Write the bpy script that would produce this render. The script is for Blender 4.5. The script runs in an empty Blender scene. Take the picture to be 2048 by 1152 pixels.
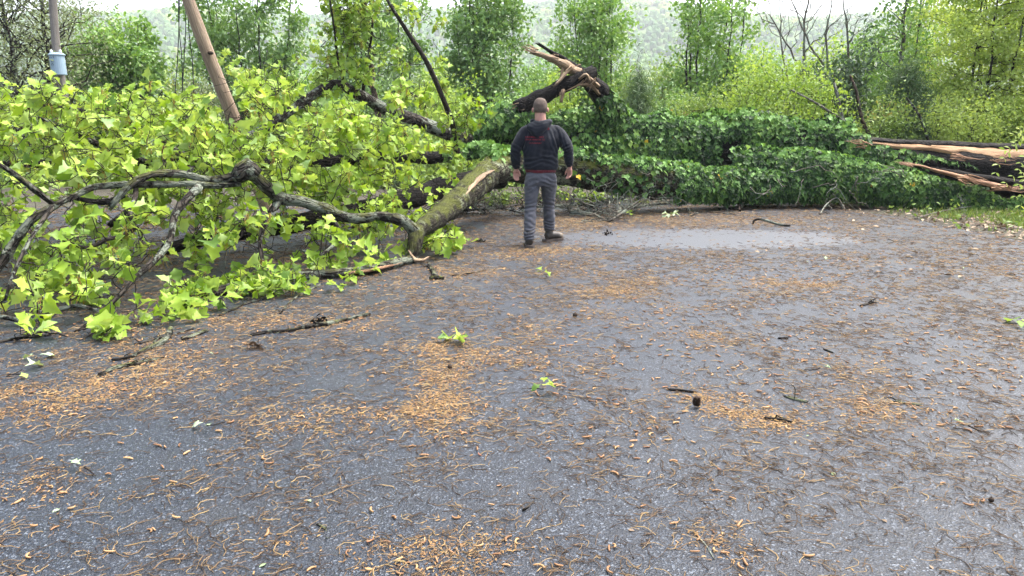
import bpy, math, random
import numpy as np
from mathutils import Vector, Matrix
from mathutils.bvhtree import BVHTree

rng = np.random.default_rng(11)
random.seed(11)
SC = bpy.context.scene
COL = SC.collection
R = math.radians
PI = math.pi

# ------------------------------------------------------------------ camera
F, PITCH, CAMZ = 1490.0, R(12.8), 1.6
cd = bpy.data.cameras.new('camera')
cd.sensor_width = 36.0
cd.lens = 36.0 * F / 2048.0
cd.clip_start, cd.clip_end = 0.05, 9000.0
cam = bpy.data.objects.new('camera', cd)
cam.location = (0, 0, CAMZ)
cam.rotation_euler = (PI / 2 - PITCH, 0, 0)
COL.objects.link(cam)
SC.camera = cam

# ------------------------------------------------------------------ sky, sun, exposure
SUN_EL, SUN_AZ = R(64), R(62)            # azimuth from +Y (ahead) towards +X
wd = bpy.data.worlds.new('World')
SC.world = wd
wd.use_nodes = True
wt = wd.node_tree
wt.nodes.clear()
sky = wt.nodes.new('ShaderNodeTexSky')
sky.sky_type = 'NISHITA'
sky.sun_disc = False
sky.sun_elevation = SUN_EL
sky.sun_rotation = SUN_AZ
sky.air_density, sky.dust_density, sky.ozone_density = 1.0, 6.0, 1.0
hs = wt.nodes.new('ShaderNodeHueSaturation')
hs.inputs['Saturation'].default_value = 0.75
bg = wt.nodes.new('ShaderNodeBackground')
bg.inputs['Strength'].default_value = 0.15
wo = wt.nodes.new('ShaderNodeOutputWorld')
wt.links.new(sky.outputs[0], hs.inputs['Color'])
wt.links.new(hs.outputs[0], bg.inputs['Color'])
wt.links.new(bg.outputs[0], wo.inputs['Surface'])

sl = bpy.data.lights.new('sun', 'SUN')
sl.energy = 1.15
sl.angle = R(25)
sl.color = (1.0, 0.97, 0.93)
sun = bpy.data.objects.new('sun', sl)
sdir = Vector((math.sin(SUN_AZ) * math.cos(SUN_EL), math.cos(SUN_AZ) * math.cos(SUN_EL), math.sin(SUN_EL)))
sun.rotation_euler = sdir.to_track_quat('Z', 'Y').to_euler()
COL.objects.link(sun)

vs = SC.view_settings
vs.view_transform, vs.look, vs.gamma, vs.use_curve_mapping = 'Standard', 'None', 1.0, False
vs.exposure = 2.28
cy = SC.cycles
cy.max_bounces, cy.diffuse_bounces, cy.glossy_bounces, cy.transmission_bounces = 8, 4, 2, 6
cy.use_denoising = True
cy.sample_clamp_indirect = 8.0

# ------------------------------------------------------------------ helpers
CP, SP = math.cos(PITCH), math.sin(PITCH)

def at(px, py, Y):
    """point of the place seen at photograph pixel (px, py), Y metres ahead"""
    u, v = (px - 1024) / F, (576 - py) / F
    dy, dz = CP + v * SP, -SP + v * CP
    return np.array([u * Y / dy, Y, CAMZ + dz * Y / dy])

def gr(px, py, z=0.0):
    u, v = (px - 1024) / F, (576 - py) / F
    dy, dz = CP + v * SP, -SP + v * CP
    t = (z - CAMZ) / dz
    return np.array([u * t, dy * t, z])

def proj(P):
    P = np.atleast_2d(P)
    y, z = P[:, 1], P[:, 2] - CAMZ
    d = y * CP - z * SP
    v = y * SP + z * CP
    return 1024 + F * P[:, 0] / d, 576 - F * v / d, d

def mpx(Y):
    return Y / F

def _h(ix, iy, iz, seed):
    n = (ix * 374761393 + iy * 668265263 + iz * 2147483647 + seed * 974711) & 0xFFFFFFFF
    n = ((n ^ (n >> 13)) * 1274126177) & 0xFFFFFFFF
    n = (n ^ (n >> 16)) & 0xFFFFFFFF
    return n / 4294967295.0

def vnoise(P, scale=1.0, seed=0):
    P = np.atleast_2d(np.asarray(P, float)) * scale
    i = np.floor(P).astype(np.int64)
    f = P - i
    f = f * f * (3 - 2 * f)
    out = np.zeros(len(P))
    for dx in (0, 1):
        wx = f[:, 0] if dx else 1 - f[:, 0]
        for dy in (0, 1):
            wy = f[:, 1] if dy else 1 - f[:, 1]
            for dz in (0, 1):
                wz = f[:, 2] if dz else 1 - f[:, 2]
                out += wx * wy * wz * _h(i[:, 0] + dx, i[:, 1] + dy, i[:, 2] + dz, seed)
    return out

def fbm(P, scale=1.0, seed=0, octs=3):
    s, a, t = 0, 1.0, 0
    for o in range(octs):
        s = s + a * vnoise(P, scale * 2 ** o, seed + o)
        t += a
        a *= 0.5
    return s / t

def norm(a):
    a = np.asarray(a, float)
    n = np.linalg.norm(a, axis=-1, keepdims=True)
    n[n < 1e-9] = 1
    return a / n

class Geo:
    def __init__(s):
        s.V, s.L, s.S, s.A, s.M, s.T = [], [], [], [], [], []
        s.n = 0

    def add(s, V, faces, rnd=0.5, mat=0, tc=None):
        V = np.asarray(V, float)
        if isinstance(faces, np.ndarray):
            faces = [faces]
        for f in faces:
            f = np.asarray(f, np.int64)
            if len(f) == 0:
                continue
            s.L.append((f + s.n).ravel())
            s.S.append(np.full(len(f), f.shape[1]))
            s.A.append(np.full(len(f), rnd) if np.isscalar(rnd) else np.asarray(rnd))
            s.M.append(np.full(len(f), mat))
        s.V.append(V)
        s.T.append(V if tc is None else tc)
        s.n += len(V)
        return s

    def scatter(s, TV, TF, M, T, rnd, mat=0):
        """N copies of a template (vertices TV, faces TF) through matrices M and translations T"""
        N, k = len(T), len(TV)
        if N == 0:
            return s
        V = np.einsum('nij,kj->nki', M, TV) + T[:, None, :]
        Fc = (TF[None] + (np.arange(N) * k)[:, None, None]).reshape(-1, TF.shape[1])
        return s.add(V.reshape(-1, 3), Fc, np.repeat(rnd, len(TF)), mat)

    def verts(s):
        return np.concatenate(s.V)

    def mesh(s, name, mats, org=(0, 0, 0), smooth=True, tc=False, single=False):
        me = bpy.data.meshes.new(name)
        V = np.concatenate(s.V) - np.asarray(org, float)
        L = np.concatenate(s.L)
        S = np.concatenate(s.S)
        me.vertices.add(len(V))
        me.vertices.foreach_set('co', V.astype(np.float32).ravel())
        me.loops.add(len(L))
        me.loops.foreach_set('vertex_index', L.astype(np.int32))
        me.polygons.add(len(S))
        st = np.concatenate([[0], np.cumsum(S)[:-1]])
        me.polygons.foreach_set('loop_start', st.astype(np.int32))
        me.polygons.foreach_set('material_index', np.concatenate(s.M).astype(np.int32))
        me.polygons.foreach_set('use_smooth', np.full(len(S), smooth))
        a = me.attributes.new('rnd', 'FLOAT', 'FACE')
        a.data.foreach_set('value', np.concatenate(s.A).astype(np.float32))
        if tc:
            t = me.attributes.new('tc', 'FLOAT_VECTOR', 'POINT')
            t.data.foreach_set('vector', np.concatenate(s.T).astype(np.float32).ravel())
        if single:
            q = me.attributes.new('single', 'FLOAT', 'FACE')
            q.data.foreach_set('value', np.ones(len(S), np.float32))
        me.update(calc_edges=True)
        for m in (mats if isinstance(mats, (list, tuple)) else [mats]):
            me.materials.append(m)
        return me

ORG = {}

def tag(o, label=None, cat=None, group=None, kind=None):
    if label: o['label'] = label
    if cat: o['category'] = cat
    if group: o['group'] = group
    if kind: o['kind'] = kind
    return o

def thing(name, label, cat, loc, group=None):
    o = bpy.data.objects.new(name, None)
    o.empty_display_size = 0.1
    o.location = [float(v) for v in loc]
    COL.objects.link(o)
    ORG[o.name] = np.asarray(loc, float)
    return tag(o, label, cat, group)

def put(name, me, parent=None, loc=None, org=(0, 0, 0)):
    o = bpy.data.objects.new(name, me)
    COL.objects.link(o)
    if parent is not None:
        o.parent = parent
    if loc is not None:
        o.location = [float(v) for v in loc]
    ORG[o.name] = np.asarray(org, float)
    return o

def mk(name, geo, mats, parent=None, smooth=True, tc=False, kind=None, base=None):
    """one mesh object; geometry is given in world coordinates"""
    if parent is not None:
        org = ORG[parent.name]
        o = put(name, geo.mesh(name, mats, org, smooth, tc), parent, None, org)
    else:
        org = np.zeros(3) if base is None else np.asarray(base, float)
        o = put(name, geo.mesh(name, mats, org, smooth, tc), None, org, org)
    if kind: o['kind'] = kind
    return o

def spline(pts, step):
    """Catmull-Rom through rows (x, y, z, r) resampled about every `step` metres"""
    P = np.asarray(pts, float)
    Q = np.vstack([2 * P[0] - P[1], P, 2 * P[-1] - P[-2]])
    out = []
    for i in range(1, len(Q) - 2):
        n = max(1, int(np.linalg.norm(Q[i + 1, :3] - Q[i, :3]) / step))
        t = np.linspace(0, 1, n, endpoint=False)[:, None]
        a, b, c, d = Q[i - 1], Q[i], Q[i + 1], Q[i + 2]
        out.append(0.5 * ((2 * b) + (c - a) * t + (2 * a - 5 * b + 4 * c - d) * t ** 2 + (3 * b - a - 3 * c + d) * t ** 3))
    out.append(P[-1:])
    o = np.vstack(out)
    o[:, 3] = np.maximum(o[:, 3], P[:, 3].min() * 0.8)
    return o

def frames(C):
    T = norm(np.gradient(C, axis=0))
    up = np.array([0, 0, 1.0]) if abs(T[0, 2]) < 0.9 else np.array([0, 1.0, 0])
    U = np.zeros_like(T)
    u = norm(np.cross(T[0], up))
    for i in range(len(T)):
        u = norm(u - T[i] * np.dot(u, T[i]))
        U[i] = u
    return T, U, np.cross(T, U)

def tube(geo, path, sides=8, lump=0.0, lscale=6.0, jag0=0.0, jag1=0.0, rnd=0.5, mat=0, seed=0, flat=None, cap=True):
    """path rows (x, y, z, r); lump roughens the surface; jag tears the ends"""
    path = np.asarray(path, float)
    C, r = path[:, :3], path[:, 3]
    n = len(C)
    T, U, W = frames(C)
    th = np.linspace(0, 2 * PI, sides, endpoint=False)
    cs, sn = np.cos(th), np.sin(th)
    sw = 1.0 if flat is None else flat
    D = cs[None, :, None] * U[:, None, :] + sw * sn[None, :, None] * W[:, None, :]
    V = C[:, None, :] + D * r[:, None, None]
    if lump:
        q = V.reshape(-1, 3)
        k = (fbm(q, lscale, seed, 3) - 0.5).reshape(n, sides) * 2 * lump
        V = V + D * (k * r[:, None])[:, :, None]
    if jag0:
        V[0] -= T[0] * (rng.random(sides) * jag0)[:, None]
    if jag1:
        V[-1] += T[-1] * (rng.random(sides) * jag1)[:, None]
    s = np.concatenate([[0], np.cumsum(np.linalg.norm(np.diff(C, axis=0), axis=1))])
    tc = np.stack([np.broadcast_to(cs, (n, sides)) * r.mean(), np.broadcast_to(sn, (n, sides)) * r.mean(),
                   np.broadcast_to(s[:, None] + seed * 3.1, (n, sides))], -1).reshape(-1, 3)
    i = np.arange(n - 1)[:, None] * sides
    j = np.arange(sides)[None]
    j2 = (j + 1) % sides
    Q = np.stack([i + j, i + j2, i + sides + j2, i + sides + j], -1).reshape(-1, 4)
    V = V.reshape(-1, 3)
    fs = [Q]
    if cap:
        m = len(V)
        V = np.vstack([V, C[0] + T[0] * jag0 * 0.3, C[-1] - T[-1] * jag1 * 0.3])
        tc = np.vstack([tc, tc[0], tc[-1]])
        j = np.arange(sides)
        k = (j + 1) % sides
        fs.append(np.stack([np.full(sides, m), k, j], -1))
        b = (n - 1) * sides
        fs.append(np.stack([np.full(sides, m + 1), b + j, b + k], -1))
    geo.add(V, fs, rnd, mat, tc)
    return geo

def ball(geo, c, rad, nu=14, nv=10, M=None, rnd=0.5, mat=0):
    u = np.linspace(0, 2 * PI, nu, endpoint=False)
    v = np.linspace(0, PI, nv + 1)[1:-1]
    P = np.stack([np.outer(np.sin(v), np.cos(u)), np.outer(np.sin(v), np.sin(u)), np.outer(np.cos(v), np.ones(nu))], -1).reshape(-1, 3)
    P = np.vstack([P, [0, 0, 1], [0, 0, -1]]) * np.asarray(rad, float)
    if M is not None:
        P = P @ np.asarray(M, float).T
    P = P + np.asarray(c, float)
    m = nv - 1
    i = np.arange(m - 1)[:, None] * nu
    j = np.arange(nu)[None]
    k = (j + 1) % nu
    Q = np.stack([i + j, i + nu + j, i + nu + k, i + k], -1).reshape(-1, 4)
    j = np.arange(nu)
    k = (j + 1) % nu
    T1 = np.stack([np.full(nu, m * nu), j, k], -1)
    b = (m - 1) * nu
    T2 = np.stack([np.full(nu, m * nu + 1), b + k, b + j], -1)
    geo.add(P, [Q, T1, T2], rnd, mat)
    return geo

def box(geo, c, half, M=None, rnd=0.5, mat=0):
    s = np.array([[x, y, z] for x in (-1, 1) for y in (-1, 1) for z in (-1, 1)], float) * np.asarray(half, float)
    if M is not None:
        s = s @ np.asarray(M, float).T
    f = np.array([[0, 1, 3, 2], [4, 6, 7, 5], [0, 4, 5, 1], [2, 3, 7, 6], [0, 2, 6, 4], [1, 5, 7, 3]])
    geo.add(s + np.asarray(c, float), f, rnd, mat)
    return geo

def orient(d, n):
    """matrices whose y axis runs along d and whose z axis leans to n"""
    d = norm(d)
    x = norm(np.cross(d, n))
    z = np.cross(x, d)
    return np.stack([x, d, z], -1)

def rdir(N):
    return norm(rng.normal(size=(N, 3)))

# ------------------------------------------------------------------ materials
def nodes(name):
    m = bpy.data.materials.new(name)
    m.use_nodes = True
    t = m.node_tree
    t.nodes.clear()
    out = t.nodes.new('ShaderNodeOutputMaterial')
    return m, t, out

def N(t, typ, **kw):
    n = t.nodes.new('ShaderNode' + typ)
    for k, v in kw.items():
        if k in n.inputs.keys():
            n.inputs[k].default_value = v
        else:
            setattr(n, k, v)
    return n

def ramp(t, fac, stops, interp='LINEAR'):
    r = t.nodes.new('ShaderNodeValToRGB')
    r.color_ramp.interpolation = interp
    e = r.color_ramp.elements
    while len(e) < len(stops):
        e.new(0.5)
    for i, (p, c) in enumerate(stops):
        e[i].position = p
        e[i].color = (*c, 1) if len(c) == 3 else c
    t.links.new(fac, r.inputs[0])
    return r.outputs[0]

def mixc(t, fac, a, b, mode='MIX'):
    m = t.nodes.new('ShaderNodeMix')
    m.data_type = 'RGBA'
    m.blend_type = mode
    for s, v in ((m.inputs[0], fac), (m.inputs[6], a), (m.inputs[7], b)):
        if hasattr(v, 'is_linked'):
            t.links.new(v, s)
        else:
            s.default_value = v if not isinstance(v, tuple) else (*v, 1)
    return m.outputs[2]

def mth(t, op, a, b=0.0):
    m = t.nodes.new('ShaderNodeMath')
    m.operation = op
    for s, v in ((m.inputs[0], a), (m.inputs[1], b)):
        if hasattr(v, 'is_linked'):
            t.links.new(v, s)
        else:
            s.default_value = v
    return m.outputs[0]

def objco(t, sc=(1, 1, 1)):
    c = t.nodes.new('ShaderNodeTexCoord')
    m = t.nodes.new('ShaderNodeMapping')
    m.inputs['Scale'].default_value = sc
    t.links.new(c.outputs['Object'], m.inputs[0])
    return m.outputs[0]

def noise(t, vec, scale, detail=3.0, rough=0.55):
    n = N(t, 'TexNoise', Scale=scale, Detail=detail, Roughness=rough)
    t.links.new(vec, n.inputs['Vector'])
    return n.outputs['Fac']

def bump(t, h, dist, strength=1.0):
    b = N(t, 'Bump', Strength=strength, Distance=dist)
    t.links.new(h, b.inputs['Height'])
    return b.outputs[0]

def rnd_out(t):
    a = N(t, 'Attribute', attribute_name='rnd')
    o = N(t, 'ObjectInfo')
    s = N(t, 'Attribute', attribute_name='single')      # 1 on pieces that are objects of their own
    return mth(t, 'FRACT', mth(t, 'ADD', a.outputs['Fac'], mth(t, 'MULTIPLY', s.outputs['Fac'], o.outputs['Random'])))

def foliage(name, stops, trans=0.35, rough=0.45, spec=0.35, tcol=None, nz=3.0, under=None):
    m, t, out = nodes(name)
    c = ramp(t, rnd_out(t), stops)
    if under:
        gm = N(t, 'NewGeometry')
        c = mixc(t, mth(t, 'MULTIPLY', gm.outputs['Backfacing'], 0.75), c, under)
    co = objco(t)
    f = noise(t, co, nz, 2)
    c2 = mixc(t, mth(t, 'MULTIPLY', mth(t, 'SUBTRACT', f, 0.35), 1.1), c, (0.30, 0.36, 0.10), 'SOFT_LIGHT')
    p = N(t, 'BsdfPrincipled', Roughness=rough)
    p.inputs['Specular IOR Level'].default_value = spec
    t.links.new(c2, p.inputs['Base Color'])
    tr = N(t, 'BsdfTranslucent')
    k = tcol or (1.25, 1.2, 0.55)
    t.links.new(mixc(t, 1.0, c2, k, 'MULTIPLY'), tr.inputs['Color'])
    mx = N(t, 'MixShader', Fac=trans)
    t.links.new(p.outputs[0], mx.inputs[1])
    t.links.new(tr.outputs[0], mx.inputs[2])
    t.links.new(mx.outputs[0], out.inputs['Surface'])
    return m

def bark(name, dark, light, lichen=0.0, lcol=(0.15, 0.17, 0.135), moss=0.0, mcol=(0.14, 0.17, 0.03), rough=0.8, freq=14.0, depth=0.03):
    m, t, out = nodes(name)
    a = N(t, 'Attribute', attribute_name='tc')
    mp = N(t, 'Mapping')
    mp.inputs['Scale'].default_value = (1, 1, 0.28)
    t.links.new(a.outputs['Vector'], mp.inputs[0])
    v = N(t, 'TexVoronoi', Scale=freq * 1.6)
    v.feature = 'DISTANCE_TO_EDGE'
    w = noise(t, mp.outputs[0], freq * 0.7, 4)
    vm = N(t, 'VectorMath')
    vm.operation = 'MULTIPLY_ADD'
    cb = N(t, 'CombineXYZ')
    for k in range(3):
        t.links.new(w, cb.inputs[k])
    t.links.new(cb.outputs[0], vm.inputs[0])
    vm.inputs[1].default_value = (0.12, 0.12, 0.12)
    t.links.new(mp.outputs[0], vm.inputs[2])
    t.links.new(vm.outputs[0], v.inputs['Vector'])
    fine = noise(t, mp.outputs[0], freq * 5, 5, 0.7)
    ridge = mth(t, 'MINIMUM', mth(t, 'MULTIPLY', v.outputs['Distance'], 5.0), 1.0)
    h = mth(t, 'ADD', mth(t, 'MULTIPLY', ridge, 0.6), mth(t, 'MULTIPLY', fine, 0.5))
    c = ramp(t, h, [(0.15, tuple(x * 0.55 for x in dark)), (0.5, dark), (0.95, light)])
    if lichen:
        co = objco(t)
        f = noise(t, co, 9.0, 5, 0.7)
        f2 = noise(t, co, 1.7, 2)
        k = ramp(t, mth(t, 'ADD', f, mth(t, 'MULTIPLY', f2, 0.5)), [(0.92 - 0.35 * lichen, (0, 0, 0)), (1.0 - 0.35 * lichen, (1, 1, 1))])
        c = mixc(t, k, c, lcol)
    if moss:
        co = objco(t)
        f = noise(t, co, 4.0, 5, 0.75)
        g = N(t, 'NewGeometry')
        sx = N(t, 'SeparateXYZ')
        t.links.new(g.outputs['Normal'], sx.inputs[0])
        k = ramp(t, mth(t, 'ADD', f, mth(t, 'MULTIPLY', sx.outputs[2], 0.14)), [(0.75 - 0.4 * moss, (0, 0, 0)), (0.9 - 0.4 * moss, (1, 1, 1))])
        c = mixc(t, k, c, mcol)
    p = N(t, 'BsdfPrincipled', Roughness=rough)
    p.inputs['Specular IOR Level'].default_value = 0.12
    t.links.new(c, p.inputs['Base Color'])
    t.links.new(bump(t, h, depth), p.inputs['Normal'])
    t.links.new(p.outputs[0], out.inputs['Surface'])
    return m

def simple(name, col, rough=0.6, spec=0.4, col2=None, scale=20.0, bd=0.0, metal=0.0, stretch=(1, 1, 1)):
    m, t, out = nodes(name)
    co = objco(t, stretch)
    f = noise(t, co, scale, 4, 0.65)
    c = ramp(t, f, [(0.3, col), (0.7, col2 or tuple(x * 0.75 for x in col))])
    p = N(t, 'BsdfPrincipled', Roughness=rough, Metallic=metal)
    p.inputs['Specular IOR Level'].default_value = spec
    t.links.new(c, p.inputs['Base Color'])
    if bd:
        t.links.new(bump(t, f, bd), p.inputs['Normal'])
    t.links.new(p.outputs[0], out.inputs['Surface'])
    return m

MAT = {}
MAT['oak'] = foliage('oak_leaf', [(0.0, (0.07, 0.14, 0.018)), (0.3, (0.16, 0.265, 0.026)), (0.65, (0.26, 0.38, 0.04)), (0.88, (0.36, 0.46, 0.09)), (1.0, (0.24, 0.37, 0.15))], 0.38, 0.5, 0.3, under=(0.28, 0.37, 0.13))
MAT['pale_leaf'] = foliage('pale_torn_leaf', [(0.0, (0.22, 0.30, 0.17)), (1.0, (0.34, 0.40, 0.28))], 0.2, 0.6, 0.2)
MAT['ivy'] = foliage('ivy_leaf', [(0.0, (0.006, 0.018, 0.005)), (0.45, (0.020, 0.052, 0.012)), (0.75, (0.06, 0.13, 0.025)), (0.975, (0.15, 0.25, 0.055)), (0.985, (0.45, 0.30, 0.02)), (1.0, (0.45, 0.30, 0.02))], 0.15, 0.5, 0.18)
MAT['ivy_young_lit'] = foliage('ivy_young_lit_leaf', [(0.0, (0.07, 0.15, 0.035)), (0.6, (0.14, 0.265, 0.07)), (1.0, (0.25, 0.40, 0.15))], 0.25, 0.5, 0.2)  # young leaves, also the light on the ivy's top put into colour
MAT['pear'] = foliage('pear_leaf', [(0.0, (0.07, 0.14, 0.045)), (0.5, (0.14, 0.25, 0.075)), (1.0, (0.25, 0.38, 0.13))], 0.3, 0.4, 0.45)
MAT['pear_light'] = foliage('pear_light_leaf', [(0.0, (0.09, 0.19, 0.05)), (0.5, (0.17, 0.30, 0.075)), (1.0, (0.28, 0.42, 0.13))], 0.32, 0.4, 0.45)
MAT['grey_green'] = foliage('grey_green_leaf', [(0.0, (0.10, 0.13, 0.075)), (0.5, (0.17, 0.21, 0.12)), (1.0, (0.26, 0.30, 0.19))], 0.25, 0.6, 0.2)
MAT['yellow_green'] = foliage('yellow_green_leaf', [(0.0, (0.13, 0.22, 0.045)), (0.5, (0.23, 0.34, 0.07)), (1.0, (0.37, 0.46, 0.14))], 0.42, 0.5, 0.3)
MAT['elm'] = foliage('elm_leaf', [(0.0, (0.26, 0.36, 0.07)), (0.5, (0.34, 0.44, 0.12)), (1.0, (0.50, 0.58, 0.19))], 0.42, 0.5, 0.3)
MAT['shrub'] = foliage('shrub_leaf', [(0.0, (0.09, 0.15, 0.04)), (0.5, (0.17, 0.26, 0.07)), (0.9, (0.27, 0.36, 0.11)), (1.0, (0.30, 0.24, 0.09))], 0.33, 0.5, 0.3)
MAT['dark_shrub'] = foliage('dark_shrub_leaf', [(0.0, (0.03, 0.06, 0.033)), (0.6, (0.07, 0.12, 0.06)), (1.0, (0.15, 0.22, 0.10))], 0.2, 0.4, 0.5)
MAT['needle'] = foliage('pine_needle', [(0.0, (0.055, 0.10, 0.045)), (0.5, (0.10, 0.165, 0.075)), (1.0, (0.17, 0.24, 0.12))], 0.25, 0.5, 0.3)
MAT['grass'] = foliage('grass_blade', [(0.0, (0.07, 0.12, 0.025)), (0.5, (0.13, 0.20, 0.04)), (1.0, (0.24, 0.27, 0.09))], 0.3, 0.5, 0.3)
MAT['dead_leaf'] = foliage('dead_leaf', [(0.0, (0.045, 0.027, 0.017)), (0.4, (0.11, 0.07, 0.043)), (0.75, (0.23, 0.165, 0.105)), (1.0, (0.36, 0.29, 0.205))], 0.12, 0.6, 0.3, (1, 0.9, 0.7))
MAT['far_wood'] = foliage('far_forest', [(0.0, (0.035, 0.075, 0.03)), (0.35, (0.055, 0.125, 0.035)), (0.7, (0.115, 0.20, 0.045)), (0.92, (0.24, 0.28, 0.06)), (1.0, (0.20, 0.15, 0.11))], 0.0, 0.8, 0.1, None, 0.3)
MAT['catkin'] = foliage('catkin', [(0.0, (0.15, 0.075, 0.038)), (0.5, (0.28, 0.15, 0.074)), (0.9, (0.38, 0.235, 0.12)), (1.0, (0.25, 0.10, 0.06))], 0.05, 0.65, 0.3, (1, 0.8, 0.5), 60.0)
MAT['string'] = foliage('catkin_string', [(0.0, (0.022, 0.014, 0.010)), (0.35, (0.06, 0.038, 0.023)), (0.75, (0.14, 0.09, 0.05)), (1.0, (0.25, 0.175, 0.09))], 0.05, 0.75, 0.2, (1, 0.8, 0.5), 30.0)
MAT['chaff'] = foliage('catkin_chaff', [(0.0, (0.025, 0.015, 0.009)), (0.25, (0.09, 0.05, 0.023)), (0.65, (0.21, 0.118, 0.049)), (1.0, (0.31, 0.20, 0.09))], 0.05, 0.7, 0.25, (1, 0.8, 0.5), 30.0)
MAT['tassel'] = foliage('oak_tassel', [(0.0, (0.26, 0.16, 0.04)), (0.6, (0.36, 0.24, 0.06)), (1.0, (0.42, 0.33, 0.10))], 0.2, 0.7, 0.2)
MAT['bark'] = bark('bark', (0.013, 0.011, 0.009), (0.055, 0.047, 0.038), 0.45)
MAT['bark_wet'] = bark('bark_wet', (0.005, 0.0045, 0.0042), (0.020, 0.017, 0.015), 0.0, moss=0.1, rough=0.75, freq=16, depth=0.03)
MAT['bark_lichen'] = bark('bark_lichen', (0.011, 0.0095, 0.008), (0.05, 0.044, 0.036), 0.55, (0.13, 0.145, 0.11), moss=0.4, mcol=(0.085, 0.09, 0.03))
MAT['bark_moss'] = bark('bark_moss', (0.014, 0.012, 0.009), (0.05, 0.045, 0.03), 0.4, (0.15, 0.165, 0.105), moss=0.6, mcol=(0.075, 0.085, 0.017))
MAT['bark_brown'] = bark('bark_brown', (0.035, 0.025, 0.018), (0.105, 0.077, 0.055), 0.2)
MAT['bark_grey'] = bark('bark_grey', (0.08, 0.073, 0.06), (0.19, 0.18, 0.155), 0.4, freq=9)
MAT['twig'] = bark('twig_bark', (0.013, 0.010, 0.009), (0.045, 0.037, 0.03), 0.15, freq=40, depth=0.002)
MAT['pale_twig'] = bark('pale_twig_bark', (0.06, 0.052, 0.04), (0.17, 0.15, 0.12), 0.5, freq=40, depth=0.002)

def wood_mat(name, a, b, c):
    m, t, out = nodes(name)
    at_ = N(t, 'Attribute', attribute_name='tc')
    mp = N(t, 'Mapping')
    mp.inputs['Scale'].default_value = (1, 1, 0.06)
    t.links.new(at_.outputs['Vector'], mp.inputs[0])
    f = noise(t, mp.outputs[0], 55, 6, 0.75)
    f2 = noise(t, mp.outputs[0], 9, 3)
    col = ramp(t, mth(t, 'ADD', mth(t, 'MULTIPLY', f, 0.65), mth(t, 'MULTIPLY', f2, 0.35)), [(0.36, a), (0.5, b), (0.62, c)])
    p = N(t, 'BsdfPrincipled', Roughness=0.7)
    t.links.new(col, p.inputs['Base Color'])
    t.links.new(bump(t, f, 0.04), p.inputs['Normal'])
    t.links.new(p.outputs[0], out.inputs['Surface'])
    return m
MAT['torn_wood'] = wood_mat('torn_wood', (0.15, 0.075, 0.033), (0.34, 0.19, 0.085), (0.48, 0.31, 0.15))
MAT['torn_red'] = wood_mat('torn_red_wood', (0.10, 0.045, 0.022), (0.28, 0.14, 0.065), (0.42, 0.25, 0.125))
MAT['torn_old'] = wood_mat('torn_old_wood', (0.08, 0.048, 0.028), (0.24, 0.155, 0.085), (0.40, 0.29, 0.17))
MAT['pole'] = wood_mat('pole_wood', (0.11, 0.07, 0.045), (0.27, 0.19, 0.125), (0.34, 0.275, 0.19))
MAT['pole_grey'] = wood_mat('grey_pole_wood', (0.09, 0.08, 0.07), (0.17, 0.15, 0.13), (0.23, 0.21, 0.18))
MAT['can'] = simple('transformer_paint', (0.24, 0.32, 0.38), 0.4, 0.4, (0.20, 0.28, 0.34), 8)
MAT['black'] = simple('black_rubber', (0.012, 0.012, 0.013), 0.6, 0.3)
MAT['cone'] = simple('cone_scale', (0.075, 0.045, 0.028), 0.7, 0.2, (0.028, 0.018, 0.012), 60, 0.002)
# ------------------------------------------------------------------ ground, hill, far forest, air
def terrain_z(X, Y):
    X, Y = np.asarray(X, float), np.asarray(Y, float)
    d = np.maximum(Y - 18.5, 0)
    z = -0.10 * d - 0.0013 * np.minimum(d, 160) ** 2
    z = np.where(d > 160, -0.10 * 160 - 0.0013 * 160 ** 2 + (-0.05 * (np.minimum(d, 380) - 160)), z)
    return z + np.where(Y > 16, (vnoise(np.stack([X, Y, 0 * X], -1).reshape(-1, 3), 0.25, 3).reshape(X.shape) - 0.5) * 0.5 * np.clip((Y - 16) / 6, 0, 1), 0)

def hill_z(X, Y):
    """wooded far side of the valley"""
    X, Y = np.asarray(X, float), np.asarray(Y, float)
    t = np.clip((Y - 330) / 900.0, 0, 1.25)
    top = 1.6 + 1250 * 0.118 + 9 * np.sin(X * 0.004 + 1.2) + 5 * np.sin(X * 0.0115) 
    low = -66.0
    z = low + (top - low) * np.sin(np.clip(t, 0, 1) * PI / 2) ** 1.35
    z = z - np.maximum(Y - 1250, 0) * 0.10
    P = np.stack([X, Y, 0 * X], -1).reshape(-1, 3)
    return z + (fbm(P, 0.006, 5, 3).reshape(X.shape) - 0.5) * 38 * np.clip(t * 2.0, 0, 1) * np.clip((1.15 - t) * 3, 0.25, 1)

def grid(X, Y, Z):
    n, m = X.shape
    V = np.stack([X, Y, Z], -1).reshape(-1, 3)
    i = np.arange(n - 1)[:, None] * m
    j = np.arange(m - 1)[None]
    return V, np.stack([i + j, i + j + 1, i + m + j + 1, i + m + j], -1).reshape(-1, 4)

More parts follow.
